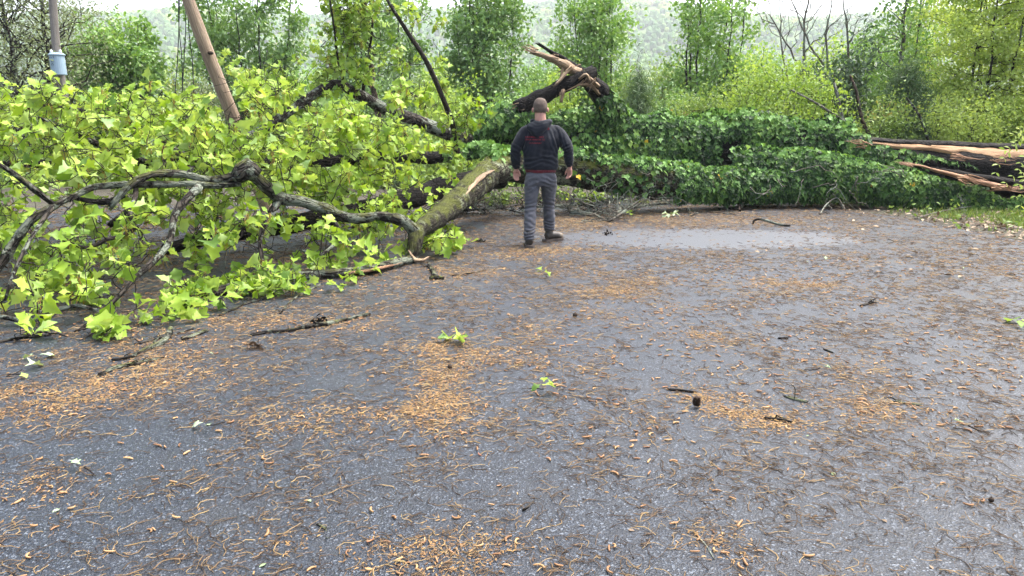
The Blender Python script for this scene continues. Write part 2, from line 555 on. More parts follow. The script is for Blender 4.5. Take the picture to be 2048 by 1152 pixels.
ys = np.concatenate([[-40, -20, -8], np.linspace(-4, 22, 53), 22 + np.cumsum(np.geomspace(0.6, 420, 58))])
us = np.linspace(-1, 1, 81)
Yg, Ug = np.meshgrid(ys, us, indexing='ij')
Xg = Ug * (45 + np.maximum(Yg, 0) * 1.15)
Zg = terrain_z(Xg, Yg)
g = Geo()
V_, F_ = grid(Xg, Yg, Zg - 0.012)
g.add(V_, F_)
m, t, out = nodes('soil')
co = objco(t)
f = noise(t, co, 2.2, 5, 0.65)
f2 = noise(t, co, 26, 5, 0.7)
c = ramp(t, mth(t, 'ADD', mth(t, 'MULTIPLY', f, 0.5), mth(t, 'MULTIPLY', f2, 0.5)), [(0.34, (0.014, 0.010, 0.007)), (0.48, (0.035, 0.025, 0.017)), (0.58, (0.04, 0.045, 0.017)), (0.7, (0.10, 0.075, 0.052))])
p = N(t, 'BsdfPrincipled', Roughness=0.9)
t.links.new(c, p.inputs['Base Color'])
t.links.new(bump(t, f2, 0.03), p.inputs['Normal'])
t.links.new(p.outputs[0], out.inputs['Surface'])
MAT['soil'] = m
mk('ground', g, MAT['soil'], kind='structure')

# --- the asphalt of the drive, a sheet with a ragged edge
def asphalt_edge():
    pts = [gr(x, y)[:2] for x, y in ((-900, 455), (-300, 425), (200, 412), (700, 408), (1000, 408), (1200, 408), (1400, 407), (1560, 405), (1660, 416), (1760, 428), (1850, 444), (1950, 462), (2048, 482), (2200, 515), (2500, 590))]
    pts += [np.array([7.5, 3.0]), np.array([8.0, -4.0]), np.array([-9.0, -4.0]), np.array([-12.0, 6.0])]
    P = np.array(pts)
    out = []
    for i in range(len(P)):
        a, b = P[i], P[(i + 1) % len(P)]
        n = max(1, int(np.linalg.norm(b - a) / 0.12))
        for k in range(n):
            out.append(a + (b - a) * k / n)
    Q = np.array(out)
    q3 = np.column_stack([Q, np.zeros(len(Q))])
    Q[:, 1] += (fbm(q3, 2.5, 8, 3) - 0.5) * 0.35
    Q[:, 0] += (fbm(q3, 2.5, 18, 3) - 0.5) * 0.25
    return Q
EDGE = asphalt_edge()

def in_asphalt(P):
    x, y = P[:, 0], P[:, 1]
    ins = np.zeros(len(P), bool)
    a = EDGE
    b = np.roll(EDGE, -1, 0)
    for (x0, y0), (x1, y1) in zip(a, b):
        if y0 == y1:
            continue
        c = ((y0 > y) != (y1 > y)) & (x < (x1 - x0) * (y - y0) / (y1 - y0) + x0)
        ins ^= c
    return ins

me = bpy.data.meshes.new('driveway')
me.from_pydata([(x, y, 0.0) for x, y in EDGE], [], [list(range(len(EDGE)))])
me.update()
m, t, out = nodes('wet_asphalt')
co = objco(t)
v1 = N(t, 'TexVoronoi', Scale=135.0)
t.links.new(co, v1.inputs['Vector'])
v2 = N(t, 'TexVoronoi', Scale=310.0)
t.links.new(co, v2.inputs['Vector'])
sx = N(t, 'SeparateColor')
t.links.new(v1.outputs['Color'], sx.inputs[0])
chips = ramp(t, sx.outputs[0], [(0.0, (0.002, 0.003, 0.005)), (0.45, (0.005, 0.0078, 0.0125)), (0.78, (0.014, 0.020, 0.030)), (0.93, (0.044, 0.056, 0.074)), (1.0, (0.12, 0.14, 0.165))])
big = noise(t, co, 0.55, 4, 0.6)
mid = noise(t, co, 4.5, 4, 0.6)
base = mixc(t, ramp(t, mid, [(0.35, (0, 0, 0)), (0.75, (0.55, 0.55, 0.55))]), chips, (0.009, 0.0135, 0.021))
dirt = mixc(t, ramp(t, noise(t, co, 1.3, 5, 0.7), [(0.5, (0, 0, 0)), (0.78, (0.45, 0.45, 0.45))]), base, (0.022, 0.02, 0.018))
wc = gr(1400, 476)
wmap = N(t, 'Mapping')
wmap.inputs['Location'].default_value = (-wc[0] / 3.2, -wc[1] / 1.3, 0)
wmap.inputs['Scale'].default_value = (1 / 3.2, 1 / 1.3, 0.0)
cc = N(t, 'TexCoord')
t.links.new(cc.outputs['Object'], wmap.inputs[0])
ln = N(t, 'VectorMath')
ln.operation = 'LENGTH'
t.links.new(wmap.outputs[0], ln.inputs[0])
wet = ramp(t, mth(t, 'ADD', ln.outputs['Value'], mth(t, 'MULTIPLY', mid, 0.6)), [(0.9, (1, 1, 1)), (1.45, (0, 0, 0))])
col = mixc(t, mth(t, 'MULTIPLY', wet, 0.6), dirt, (0.016, 0.02, 0.026))
p = N(t, 'BsdfPrincipled')
p.inputs['Specular IOR Level'].default_value = 0.45
t.links.new(col, p.inputs['Base Color'])
rg = ramp(t, big, [(0.3, (0.34, 0.34, 0.34)), (0.7, (0.55, 0.55, 0.55))])
t.links.new(mth(t, 'ADD', 0.38, mth(t, 'MULTIPLY', wet, 0.5)), p.inputs['Specular IOR Level'])
t.links.new(mixc(t, wet, rg, (0.42, 0.42, 0.42)), p.inputs['Roughness'])
hh = mth(t, 'ADD', mth(t, 'MULTIPLY', v1.outputs['Distance'], 0.8), mth(t, 'MULTIPLY', v2.outputs['Distance'], 0.4))
b1 = N(t, 'Bump', Distance=0.0045)
t.links.new(hh, b1.inputs['Height'])
st_ = mth(t, 'SUBTRACT', 0.8, mth(t, 'MULTIPLY', wet, 0.15))
t.links.new(st_, b1.inputs['Strength'])
t.links.new(b1.outputs[0], p.inputs['Normal'])
t.links.new(p.outputs[0], out.inputs['Surface'])
MAT['asphalt'] = m
me.materials.append(m)
o = put('driveway', me)
o['kind'] = 'structure'

# --- hill across the valley
Yh = np.concatenate([np.linspace(300, 1350, 44), [1500, 1800, 2400]])
Yh, Uh = np.meshgrid(Yh, np.linspace(-1, 1, 110), indexing='ij')
Xh = Uh * (300 + Yh * 0.95)
g = Geo()
V_, F_ = grid(Xh, Yh, hill_z(Xh, Yh))
g.add(V_, F_)
mk('hill', g, simple('hill_ground', (0.05, 0.085, 0.03), 0.95, 0.1, (0.09, 0.13, 0.045), 0.03), kind='structure')

def ico():
    p = (1 + 5 ** 0.5) / 2
    V = norm(np.array([(-1, p, 0), (1, p, 0), (-1, -p, 0), (1, -p, 0), (0, -1, p), (0, 1, p), (0, -1, -p), (0, 1, -p), (p, 0, -1), (p, 0, 1), (-p, 0, -1), (-p, 0, 1)], float))
    Fc = np.array([(0, 11, 5), (0, 5, 1), (0, 1, 7), (0, 7, 10), (0, 10, 11), (1, 5, 9), (5, 11, 4), (11, 10, 2), (10, 7, 6), (7, 1, 8), (3, 9, 4), (3, 4, 2), (3, 2, 6), (3, 6, 8), (3, 8, 9), (4, 9, 5), (2, 4, 11), (6, 2, 10), (8, 6, 7), (9, 8, 1)])
    return V, Fc
IV, IF = ico()
nF = 20000
Yf = 340 + 980 * rng.random(nF) ** 0.9
Xf = (rng.random(nF) * 2 - 1) * (60 + Yf * 0.74)
sz = rng.uniform(2.4, 5.2, nF)
Tf = np.stack([Xf, Yf, hill_z(Xf, Yf) + sz * 0.5], -1)
Mf = np.zeros((nF, 3, 3))
rot = rng.random(nF) * 6.28
Mf[:, 0, 0], Mf[:, 0, 1], Mf[:, 1, 0], Mf[:, 1, 1] = np.cos(rot) * sz, -np.sin(rot) * sz, np.sin(rot) * sz, np.cos(rot) * sz
Mf[:, 2, 2] = sz * rng.uniform(0.9, 1.5, nF)
g = Geo()
crown_rnd = np.clip(0.15 + 0.75 * fbm(Tf, 0.012, 31, 2) + rng.normal(0, 0.16, nF), 0, 0.99)
JV = IV * (0.75 + 0.5 * rng.random((12, 1)))
g.scatter(JV, IF, Mf, Tf, crown_rnd)
mk('far_forest', g, MAT['far_wood'], kind='stuff', smooth=False)

# --- a long low house on the ridge
hp = at(392, 74, 1120)
hz = hill_z(np.array([hp[0]]), np.array([1120.0]))[0]
hb = np.array([hp[0], 1120, hp[2] - 5])
th = thing('house', 'long low dark house far off on top of the wooded ridge', 'house', hb)
g = Geo(); box(g, hb + [0, 0, 3.0 - 8], (19, 6, 11)); mk('wall', g, simple('house_wall', (0.30, 0.30, 0.32), 0.8), th, smooth=False)
g = Geo()
rv = np.array([[-21, -8, 0], [21, -8, 0], [21, 8, 0], [-21, 8, 0], [-20, 0, 3.2], [20, 0, 3.2]]) + hb + [0, 0, 6.05]
g.add(rv, [np.array([[0, 1, 5, 4], [2, 3, 4, 5], [3, 2, 1, 0]]), np.array([[0, 4, 3], [1, 2, 5]])])
mk('roof', g, simple('house_roof', (0.10, 0.11, 0.13), 0.7), th, smooth=False)

# --- air
hx = bpy.data.meshes.new('haze')
g = Geo()
box(g, (0, 720, 42), (1900, 780, 172))
hm, ht, ho = nodes('haze_air')
pv = N(ht, 'VolumePrincipled', Density=0.00036, Anisotropy=0.15)
pv.inputs['Color'].default_value = (0.93, 0.97, 1.0, 1)
ht.links.new(pv.outputs[0], ho.inputs['Volume'])
mk('haze', g, hm, kind='stuff', smooth=False)
# ------------------------------------------------------------------ plant makers
# a small bent leaf of four faces, and a single folded one for far crowns
LEAF4 = np.array([(0, 0, 0), (0.26, 0.35, 0.05), (0.24, 0.68, 0.03), (0, 1, -0.12), (-0.24, 0.68, 0.03), (-0.26, 0.35, 0.05), (0, 0.5, -0.03)], float)
LEAF4F = np.array([(0, 1, 6), (1, 2, 6), (2, 3, 6), (3, 4, 6), (4, 5, 6), (5, 0, 6)])
LEAF2 = np.array([(0, 0, 0), (0.30, 0.5, 0.06), (0, 1, -0.1), (-0.30, 0.5, 0.06)], float)
LEAF2F = np.array([(0, 1, 2), (0, 2, 3)])
NEEDLE = np.array([(-0.03, 0, 0), (0.03, 0, 0), (0, 1, -0.12)], float)
NEEDLEF = np.array([(0, 1, 2)])

def leaf_scatter(g, C, size, template=(LEAF2, LEAF2F), droop=0.0, rnd=None, mat=0, up=0.6):
    n = len(C)
    d = rdir(n)
    d[:, 2] -= droop
    nn = rdir(n) + [0, 0, up]
    s = size * rng.uniform(0.65, 1.3, n)
    M = orient(d, nn) * s[:, None, None]
    g.scatter(template[0], template[1], M, C, rng.random(n) if rnd is None else rnd, mat)

def wander(a, b, n, jit, r0, r1, sag=0.0):
    t = np.linspace(0, 1, n)[:, None]
    P = a + (b - a) * t
    L = np.linalg.norm(b - a)
    w = np.cumsum(rng.normal(0, 1, (n, 3)), 0)
    w = w - w[0] - (w[-1] - w[0]) * t
    P = P + w * jit * L / n
    P[:, 2] += sag * L * (4 * t[:, 0] * (1 - t[:, 0]))
    return np.column_stack([P, r0 + (r1 - r0) * t[:, 0]])

def tree(name, label, base, height, half, cz=(0.25, 1.0), nstem=5, nbr=150, nleaf=14000, size=0.12, mat='pear', bk='bark', group=None,
         spread=0.5, shape='round', brlen=0.9, rtrunk=0.10, lean=(0, 0), fuzz=0.11, cat='tree', kindleaf=None, droop=0.2, rise=0.5, flatz=1.0, stem_keep=True, sides=6):
    """trunk of several stems, branch part and a crown of separate small leaves"""
    base = np.asarray(base, float)
    root = thing(name, label, cat, base, group)
    gt, gb, gl = Geo(), Geo(), Geo()
    stems = []
    for k in range(nstem):
        a = 6.283 * (k + rng.random() * 0.7) / nstem
        rr = half * spread * (rng.uniform(0.25, 1.0) if nstem > 1 else 0.1)
        top = base + [lean[0] + rr * math.cos(a), lean[1] + rr * math.sin(a), height * (rng.uniform(0.82, 0.98) if k else 0.99)]
        b0 = base + [0.10 * math.cos(a), 0.10 * math.sin(a), -0.15]
        mid = b0 * 0.62 + top * 0.38 + [0.25 * rr * math.cos(a), 0.25 * rr * math.sin(a), 0]
        pts = np.vstack([np.r_[b0, rtrunk * (1 if k == 0 else rng.uniform(0.5, 0.8))], np.r_[mid + rng.normal(0, 0.06, 3), rtrunk * 0.6], np.r_[top, rtrunk * 0.12]])
        s = spline(pts, height / 16)
        s[1:-1, :3] += rng.normal(0, 0.025, (len(s) - 2, 3))
        stems.append(s)
        tube(gt, s, sides, 0.12, 5, seed=k)
    C = []
    zlo, zhi = cz
    for k in range(nbr):
        s = stems[rng.integers(len(stems))]
        u = rng.uniform(zlo * 0.8, 0.98)
        i = min(int(u * (len(s) - 1)), len(s) - 2)
        p0 = s[i, :3]
        f = np.clip((p0[2] - base[2]) / height, 0, 1)
        if shape == 'round':
            w = half * math.sqrt(max(0.05, 1 - ((f - (zlo + zhi) / 2) / ((zhi - zlo) / 2 + 0.05)) ** 2))
        elif shape == 'cone':
            w = half * (1.05 - f)
        else:
            w = half * (0.55 + 0.45 * math.sin(PI * min(1, f * 1.1)))
        w *= rng.uniform(0.55, 1.25)
        a = rng.random() * 6.283
        L = brlen * rng.uniform(0.5, 1.3)
        d = np.array([math.cos(a), math.sin(a), rise + rng.normal(0, 0.3)])
        p1 = p0 + norm(d) * L
        off = p1[:2] - base[:2] - np.asarray(lean) * f
        q = np.linalg.norm(off)
        if q > w:
            p1[:2] -= off * (1 - w / q)
        br = wander(p0, p1, 6, 0.5, max(0.006, s[i, 3] * 0.35), 0.004, 0.05)
        tube(gb, br, 4, cap=False)
        nl = int(nleaf / nbr * rng.uniform(0.45, 1.6))
        tt = rng.uniform(0.25, 1.05, nl) ** 0.8
        c = p0 + (p1 - p0) * tt[:, None] + rng.normal(0, fuzz, (nl, 3)) * (0.6 + L) * [1, 1, flatz]
        C.append(c)
    C = np.vstack(C)
    clump = np.clip(vnoise(C, 1.7, 77) * 0.6 + rng.random(len(C)) * 0.5, 0, 0.999)
    leaf_scatter(gl, C, size, kindleaf or (LEAF2, LEAF2F), droop, clump)
    mk('trunk', gt, MAT[bk], root, tc=True)
    mk('branches', gb, MAT['twig' if bk != 'bark_grey' else 'pale_twig'], root, tc=True, kind='stuff')
    mk('crown', gl, MAT[mat], root, smooth=False, kind='stuff')
    return root

def gz(px, Y):
    x = at(px, 237, Y)[0]
    return np.array([x, Y, float(terrain_z(np.array([x]), np.array([float(Y)]))[0])])

# ------------------------------------------------------------------ trees beyond the drive
def back_tree(name, label, px, Y, top_py, half_px, **kw):
    b = gz(px, Y)
    top = at(px, top_py, Y)[2]
    return tree(name, label, b, top - b[2], half_px * mpx(Y), **kw)

PG = 'leafy pear trees along the edge beyond the fallen oak'
back_tree('pear_tree', 'dense round-topped leafy tree just right of the pole with the transformer', 237, 24, 38, 104, nstem=9, nbr=260, nleaf=24000, size=0.16, mat='pear_light', group=PG, spread=0.75, shape='round', cz=(0.12, 1.0), brlen=0.75, rtrunk=0.06)
back_tree('pear_tree', 'tall leafy tree behind the tilted broken pole, taller than the frame', 500, 26, -110, 140, nstem=8, nbr=210, nleaf=17000, size=0.155, mat='pear', group=PG, spread=0.75, shape='col', cz=(0.1, 1.0), brlen=1.2, rise=0.6, rtrunk=0.07)
back_tree('pear_tree', 'leafy tree half hidden behind the upright oak spray and the thin brown trunk', 755, 28, -80, 112, nstem=7, nbr=170, nleaf=13000, size=0.16, mat='pear', group=PG, spread=0.75, shape='col', cz=(0.1, 1.0), brlen=1.2, rise=0.6, rtrunk=0.07)
back_tree('pear_tree', 'many-stemmed leafy tree above and left of the walking man', 965, 26, -60, 122, nstem=9, nbr=220, nleaf=17000, size=0.155, mat='pear', group=PG, spread=0.65, shape='col', cz=(0.08, 1.0), brlen=1.2, rise=0.6, rtrunk=0.06)
back_tree('pear_tree', 'leafy many-stemmed tree right behind the snapped trunk top', 1188, 28, -70, 104, nstem=9, nbr=200, nleaf=14000, size=0.155, mat='pear_light', group=PG, spread=0.6, shape='col', cz=(0.08, 1.0), brlen=1.2, rise=0.6, rtrunk=0.06)
back_tree('pear_tree', 'sparse tall tree with dark stems between the hill gap and the bare saplings', 1418, 26, -70, 104, nstem=7, nbr=160, nleaf=10500, size=0.15, mat='pear_light', group=PG, spread=0.75, shape='col', cz=(0.1, 1.0), brlen=1.2, rise=0.6, rtrunk=0.075)
# grey, thin-leaved tree at the far left
back_tree('grey_tree', 'thin grey-leaved tree with a dark crooked trunk left of the transformer', 78, 21, -120, 150, nstem=2, nbr=170, nleaf=11000, size=0.085, mat='grey_green', bk='bark', spread=0.5, shape='col', cz=(0.2, 1.0), rtrunk=0.17, brlen=1.7, fuzz=0.16)
back_tree('grey_tree', 'thin grey-leaved tree at the left edge behind the fallen crown', -60, 23, -90, 150, nstem=3, nbr=130, nleaf=9000, size=0.085, mat='grey_green', bk='bark', spread=0.6, shape='col', cz=(0.15, 1.0), rtrunk=0.10, brlen=1.6, fuzz=0.18)
back_tree('grey_tree', 'thin grey-leaved tree behind the grey utility pole', 160, 30, -40, 110, nstem=3, nbr=120, nleaf=8000, size=0.10, mat='grey_green', bk='bark', spread=0.6, shape='col', cz=(0.2, 1.0), rtrunk=0.09, brlen=1.6, fuzz=0.18)
# bright elm at the right
back_tree('elm_tree', 'pale yellow-green elm with layered sprays at the right edge', 1985, 18.6, -190, 165, nstem=7, nbr=360, nleaf=50000, size=0.09, mat='elm', flatz=0.4, bk='bark', spread=0.85, shape='col', cz=(0.0, 1.0), rtrunk=0.055, brlen=1.3, rise=0.12, fuzz=0.10)
back_tree('elm_tree', 'pale green tree behind the two slim trunks, left of the bright elm', 1850, 24, -60, 85, nstem=3, nbr=130, nleaf=10000, size=0.10, mat='elm', bk='bark', spread=0.7, shape='col', cz=(0.05, 1.0), rtrunk=0.06, brlen=1.2, fuzz=0.13)
# slim straight trunks with few leaves
back_tree('slim_tree', 'slim straight tree with a pale smooth trunk right of the dark-leaved bush', 1786, 20.5, -170, 62, nstem=1, nbr=60, nleaf=2600, size=0.12, mat='pear_light', bk='bark_grey', spread=0.2, shape='col', cz=(0.35, 1.0), rtrunk=0.12, brlen=1.0, fuzz=0.12)
back_tree('slim_tree', 'slim tree with a dark thin trunk next to the pale trunk', 1822, 21.5, -150, 58, nstem=1, nbr=60, nleaf=3200, size=0.12, mat='pear_light', bk='bark', spread=0.2, shape='col', cz=(0.3, 1.0), rtrunk=0.055, brlen=0.9, fuzz=0.13)
back_tree('slim_tree', 'slim reddish-brown trunk standing behind the upright oak spray', 760, 19.5, -150, 30, nstem=1, nbr=24, nleaf=500, size=0.10, mat='pear', bk='bark_brown', spread=0.1, shape='col', cz=(0.5, 1.0), rtrunk=0.13, brlen=0.6, lean=(-0.45, 0))
# young pines
def pine(label, px, Y, top_py, half_px, n=9000, lean=(0, 0)):
    return back_tree('young_pine', label, px, Y, top_py, half_px, nstem=1, nbr=120, nleaf=n, size=0.16, mat='needle', bk='bark', spread=0.1, shape='cone', cz=(0.1, 1.0), rtrunk=0.05, brlen=1.3, rise=-0.05, fuzz=0.10, kindleaf=(NEEDLE * [2.2, 1, 1], NEEDLEF), droop=0.5, lean=lean, group='young pines among the shrubs')
pine('feathery dark green young pine leaning in front of the two slim trunks', 1835, 18.6, 132, 95, 15000, (-0.45, 0))
pine('grey-green young pine beside the snapped trunk top', 1275, 21, 128, 62, 8000)
pine('small dark young pine behind the crown, below the thin brown trunk', 800, 20, 120, 55, 5000)

# rounder trees further down the slope
for lab, px, Y, tp, hp, mt in (('pale rounded tree down the slope right of the tall tree by the tilted pole', 625, 44, 128, 70, 'pear_light'), ('pale rounded tree down the slope between the slack cables and the tilted pole', 375, 48, 118, 62, 'shrub'), ('yellowish rounded tree far down the slope left of the snapped trunk top', 860, 46, 120, 62, 'yellow_green'),
        ('green rounded tree down the slope behind the snapped trunk top', 1085, 50, 125, 55, 'pear_light'), ('pale green tree down the slope between the young pine and the sparse tree', 1305, 48, 128, 62, 'shrub'), ('green rounded tree down the slope right of the sparse tall tree', 1505, 44, 95, 66, 'pear_light'), ('pale green tree down the slope behind the bare saplings', 1620, 48, 88, 80, 'yellow_green'), ('green rounded tree down the slope behind the dark-leaved bush', 1725, 42, 62, 62, 'pear')):
    back_tree('rounded_tree', lab, px, Y, tp, hp, nstem=5, nbr=110, nleaf=6500, size=0.26, mat=mt, group='rounded trees down the slope', spread=0.7, shape='round', cz=(0.2, 1.0), brlen=1.5, rtrunk=0.1, fuzz=0.2)

# bare saplings against the sky
def sapling(label, path, Y, r0, nb, L):
    P = [at(x, y, Y) for x, y in path]
    b = P[0].copy()
    root = thing('bare_sapling', label, 'sapling', b, 'bare saplings against the sky')
    gt, gb = Geo(), Geo()
    pts = [np.r_[p, r0 * (1 - 0.85 * i / (len(P) - 1))] for i, p in enumerate(P)]
    s = spline(pts, 0.25)
    s[1:, :3] += rng.normal(0, 0.02, (len(s) - 1, 3))
    tube(gt, s, 6, 0.1)
    for k in range(nb):
        i = int(len(s) * rng.uniform(0.35, 0.97))
        d = norm(s[min(i + 1, len(s) - 1), :3] - s[i - 1, :3]) + norm(rng.normal(0, 1, 3) * [1, 0.6, 0.35]) * 0.8
        l = L * rng.uniform(0.4, 1.1)
        br = wander(s[i, :3], s[i, :3] + norm(d) * l, 6, 0.5, s[i, 3] * 0.6, 0.004)
        tube(gb, br, 4, cap=False)
        for q in range(3):
            j = rng.integers(2, 5)
            d2 = norm(d + rng.normal(0, 0.6, 3))
            tube(gb, wander(br[j, :3], br[j, :3] + d2 * l * 0.5, 4, 0.5, 0.007, 0.003), 3, cap=False)
    mk('trunk', gt, MAT['pale_twig'], root, tc=True)
    mk('branches', gb, MAT['pale_twig'], root, tc=True, kind='stuff')
sapling('forked bare sapling left of the pale slim trunk, one of its limbs straight up', [(1604, 240), (1608, 90), (1615, 10), (1628, -60)], 23, 0.055, 9, 1.5)
sapling('bare sapling leaning left above the yellow-green bush', [(1640, 180), (1580, 100), (1545, 30), (1525, -50)], 22, 0.035, 9, 1.3)
sapling('thin bare sapling with a curved dark stem above the dark-leaved bush', [(1702, 240), (1698, 90), (1688, 20), (1676, -50)], 21, 0.045, 7, 1.0)
sapling('long thin bare sapling leaning far to the left over the bushes', [(1712, 190), (1640, 120), (1600, 40), (1560, -50)], 22.5, 0.045, 8, 1.1)
sapling('pale forked bare sapling above the dark-leaved bush', [(1655, 200), (1654, 70), (1660, 20), (1668, -60)], 24, 0.04, 8, 1.3)
sapling('bare branchy sapling standing just right of the sparse tall tree', [(1585, 200), (1565, 110), (1562, 40), (1558, -40)], 25, 0.04, 10, 1.2)

def leaning(label, path, Y, r0, m):
    g = Geo()
    pts = [np.r_[at(x, y, Y), r0 * (1 - 0.5 * i / (len(path) - 1))] for i, (x, y) in enumerate(path)]
    tube(g, spline(pts, 0.2), 7, 0.15)
    o = mk('leaning_trunk', g, MAT[m], tc=True, base=pts[0][:3])
    tag(o, label, 'trunk', 'leaning and snapped thin trunks among the bushes')
leaning('dark thin trunk leaning left among the bushes behind the split wood', [(1750, 290), (1724, 240), (1712, 180), (1700, 150)], 17.5, 0.05, 'bark_brown')
leaning('pale broken trunk standing among the bushes behind the ivy', [(1692, 275), (1682, 230), (1674, 190), (1668, 165)], 17.5, 0.055, 'bark_grey')
leaning('pale pole-like trunk slanting down to the right behind the ivy', [(1690, 245), (1630, 205), (1582, 180)], 17.4, 0.035, 'bark_grey')
leaning('dark slanting stem of the young pine near the slim trunks', [(1858, 285), (1838, 230), (1812, 195)], 17.2, 0.035, 'bark')

# bushes behind the ivy-covered trunk
def bush(label, px, Y, top_py, half_px, n, size, mat, **kw):
    a = dict(nstem=6, nbr=90, nleaf=n, size=size, mat=mat, bk='bark', group='bushes behind the fallen trunk', spread=0.8, shape='round', cz=(0.05, 1.0), brlen=0.7, rtrunk=0.025, fuzz=0.14, cat='bush', sides=5)
    a.update(kw)
    back_tree('bush', label, px, Y, top_py, half_px, **a)
bush('bright yellow-green bush behind the middle of the ivy-covered trunk', 1535, 18.6, 125, 105, 9000, 0.085, 'yellow_green', nbr=130, shape='col', brlen=1.0)
bush('second bright yellow-green bush, right of the first one and lower', 1625, 18.2, 165, 75, 6000, 0.085, 'yellow_green', nbr=100, shape='col', brlen=0.9)
bush('dark-leaved bush right of the bright yellow-green bush', 1672, 20, 85, 68, 8000, 0.12, 'dark_shrub', nbr=120)
bush('yellowish bush low behind the snapped trunk top', 1110, 24, 130, 60, 5000, 0.11, 'yellow_green')
bush('green bush low behind the ivy, left of the bright yellow-green bush', 1390, 19, 190, 60, 4500, 0.085, 'shrub')
bush('grey-green bush between the snapped trunk top and the young pine', 1240, 22, 165, 60, 4500, 0.09, 'shrub')
bush('pale green bush behind the split end of the trunk', 1760, 17.8, 205, 70, 6000, 0.075, 'shrub')
bush('pale green low bush under the elm at the right edge', 1935, 17.2, 215, 80, 8000, 0.07, 'elm')
bush('mixed green bush behind the dark-leaved bush', 1740, 23, 60, 75, 8000, 0.11, 'pear_light', nbr=120)
bush('yellow-leaved low bush behind the oak limb, left of the man', 890, 22, 165, 75, 6000, 0.095, 'yellow_green')
bush('grey low bush under the tall tree behind the tilted pole', 560, 22, 165, 70, 5000, 0.09, 'shrub')
bush('grey low bush under the round-topped tree', 400, 23, 165, 60, 4500, 0.09, 'grey_green')
bush('green low bush under the leafy tree behind the oak spray', 700, 23, 160, 70, 5000, 0.10, 'pear')
bush('green low bush behind the man and the ivy', 1030, 22, 180, 60, 5000, 0.10, 'pear_light')
bush('green low bush behind the ivy right of the young pine', 1330, 22, 180, 60, 4500, 0.10, 'pear')
bush('sparse green bush left of the bright yellow-green bush, further back', 1470, 24, 140, 60, 5000, 0.10, 'shrub')

# low growth filling the bank
g = Geo()
n = 30000
Yv = rng.uniform(17.2, 34, n)
Xv = at(1024, 237, 1)[0] + rng.uniform(-0.78, 0.80, n) * Yv
Hv = np.minimum(0.25 + 1.3 * fbm(np.stack([Xv, Yv, 0 * Xv], -1), 0.45, 12, 2) + 0.035 * (Yv - 17), 2.4)
Cv = np.stack([Xv, Yv, terrain_z(Xv, Yv) + Hv * rng.random(n)], -1)
leaf_scatter(g, Cv, 0.15, rnd=np.clip(vnoise(Cv, 0.9, 4) * 0.7 + 0.4 * rng.random(n), 0, 0.95))
mk('undergrowth', g, MAT['shrub'], kind='stuff', smooth=False)
# ------------------------------------------------------------------ the fallen oak
OAK = thing('fallen_oak', 'huge uprooted oak fallen across the drive, its leafy crown at the left', 'fallen tree', [at(1080, 335, 13.0)[0], 14.2, 0.0])

def path(pp, step=0.12):
    return spline([np.r_[at(x, y, Y), r * mpx(Y)] for x, y, Y, r in pp], step)

def limb(name, pp, mat, sides=10, lump=0.22, ls=4.0, label=None, jag0=0, jag1=0, step=0.12, flat=None):
    g = Geo()
    s = path(pp, step)
    tube(g, s, sides, lump, ls, jag0, jag1, seed=len(LIMBS), flat=flat)
    o = mk(name, g, MAT[mat], OAK, tc=True)
    if label: o['label'] = label
    LIMBS.append(s)
    return s
LIMBS = []
T1 = limb('trunk', [(2300, 356, 13.6, 54), (2048, 346, 14.2, 50), (1900, 338, 14.5, 48), (1750, 328, 14.8, 45), (1600, 309, 15.2, 43), (1450, 291, 15.5, 41), (1300, 280, 15.7, 38), (1180, 273, 15.8, 34), (1080, 273, 15.8, 29), (1000, 278, 15.6, 25), (960, 281, 15.5, 22), (930, 284, 15.4, 18)], 'bark_wet', 22, 0.22, 2.5, step=0.15)
T2 = limb('second_stem', [(1760, 378, 14.0, 16), (1600, 374, 13.9, 26), (1450, 372, 13.6, 31), (1330, 366, 13.2, 35), (1230, 354, 13.0, 34), (1150, 339, 12.9, 33), (1080, 335, 12.7, 30), (1010, 337, 12.2, 28), (965, 358, 11.4, 26), (920, 398, 10.4, 24), (880, 432, 9.5, 21), (850, 452, 8.9, 18), (832, 466, 8.6, 17), (829, 500, 8.42, 13), (822, 516, 8.35, 10)], 'bark_moss', 22, 0.34, 6.0, label='mossy second stem with a torn gash, resting on the drive', step=0.1, jag1=0.1)
B1 = limb('branch', [(835, 466, 8.6, 15.3), (802, 441, 8.5, 11.9), (760, 432, 8.4, 10.2), (700, 437, 8.3, 11.0), (650, 417, 8.2, 11.9), (600, 403, 8.1, 11.0), (560, 397, 8.0, 11.9), (530, 373, 7.9, 11.9), (506, 351, 7.85, 11.9)], 'bark_lichen', 16, 0.42, 11, label='thick crooked branch mottled with pale lichen', step=0.06)
K1 = limb('knob', [(512, 352, 7.84, 15), (494, 338, 7.8, 19), (480, 350, 7.78, 17), (470, 356, 7.76, 10)], 'bark_lichen', 12, 0.5, 9, step=0.04)
BA = limb('branch', [(488, 346, 7.8, 13.1), (440, 361, 7.75, 9.0), (400, 357, 7.68, 8.2), (370, 349, 7.6, 7.4), (330, 347, 7.5, 7.4), (300, 349, 7.4, 7.4), (272, 361, 7.3, 7.4), (248, 382, 7.2, 6.6), (222, 412, 7.1, 4.9)], 'bark_lichen', 12, 0.45, 12, step=0.06, jag1=0.05)
BB = limb('branch', [(482, 368, 7.75, 4.9), (430, 371, 7.7, 6.6), (380, 367, 7.6, 6.6), (340, 369, 7.5, 6.6), (280, 369, 7.4, 6.6), (220, 371, 7.25, 6.6), (180, 376, 7.1, 6.6), (150, 391, 7.0, 6.6), (110, 411, 6.85, 7.4), (62, 441, 6.7, 8.2), (32, 480, 6.6, 9.0), (8, 520, 6.5, 9.0), (-40, 580, 6.3, 7.4)], 'bark_lichen', 12, 0.45, 12, step=0.06)
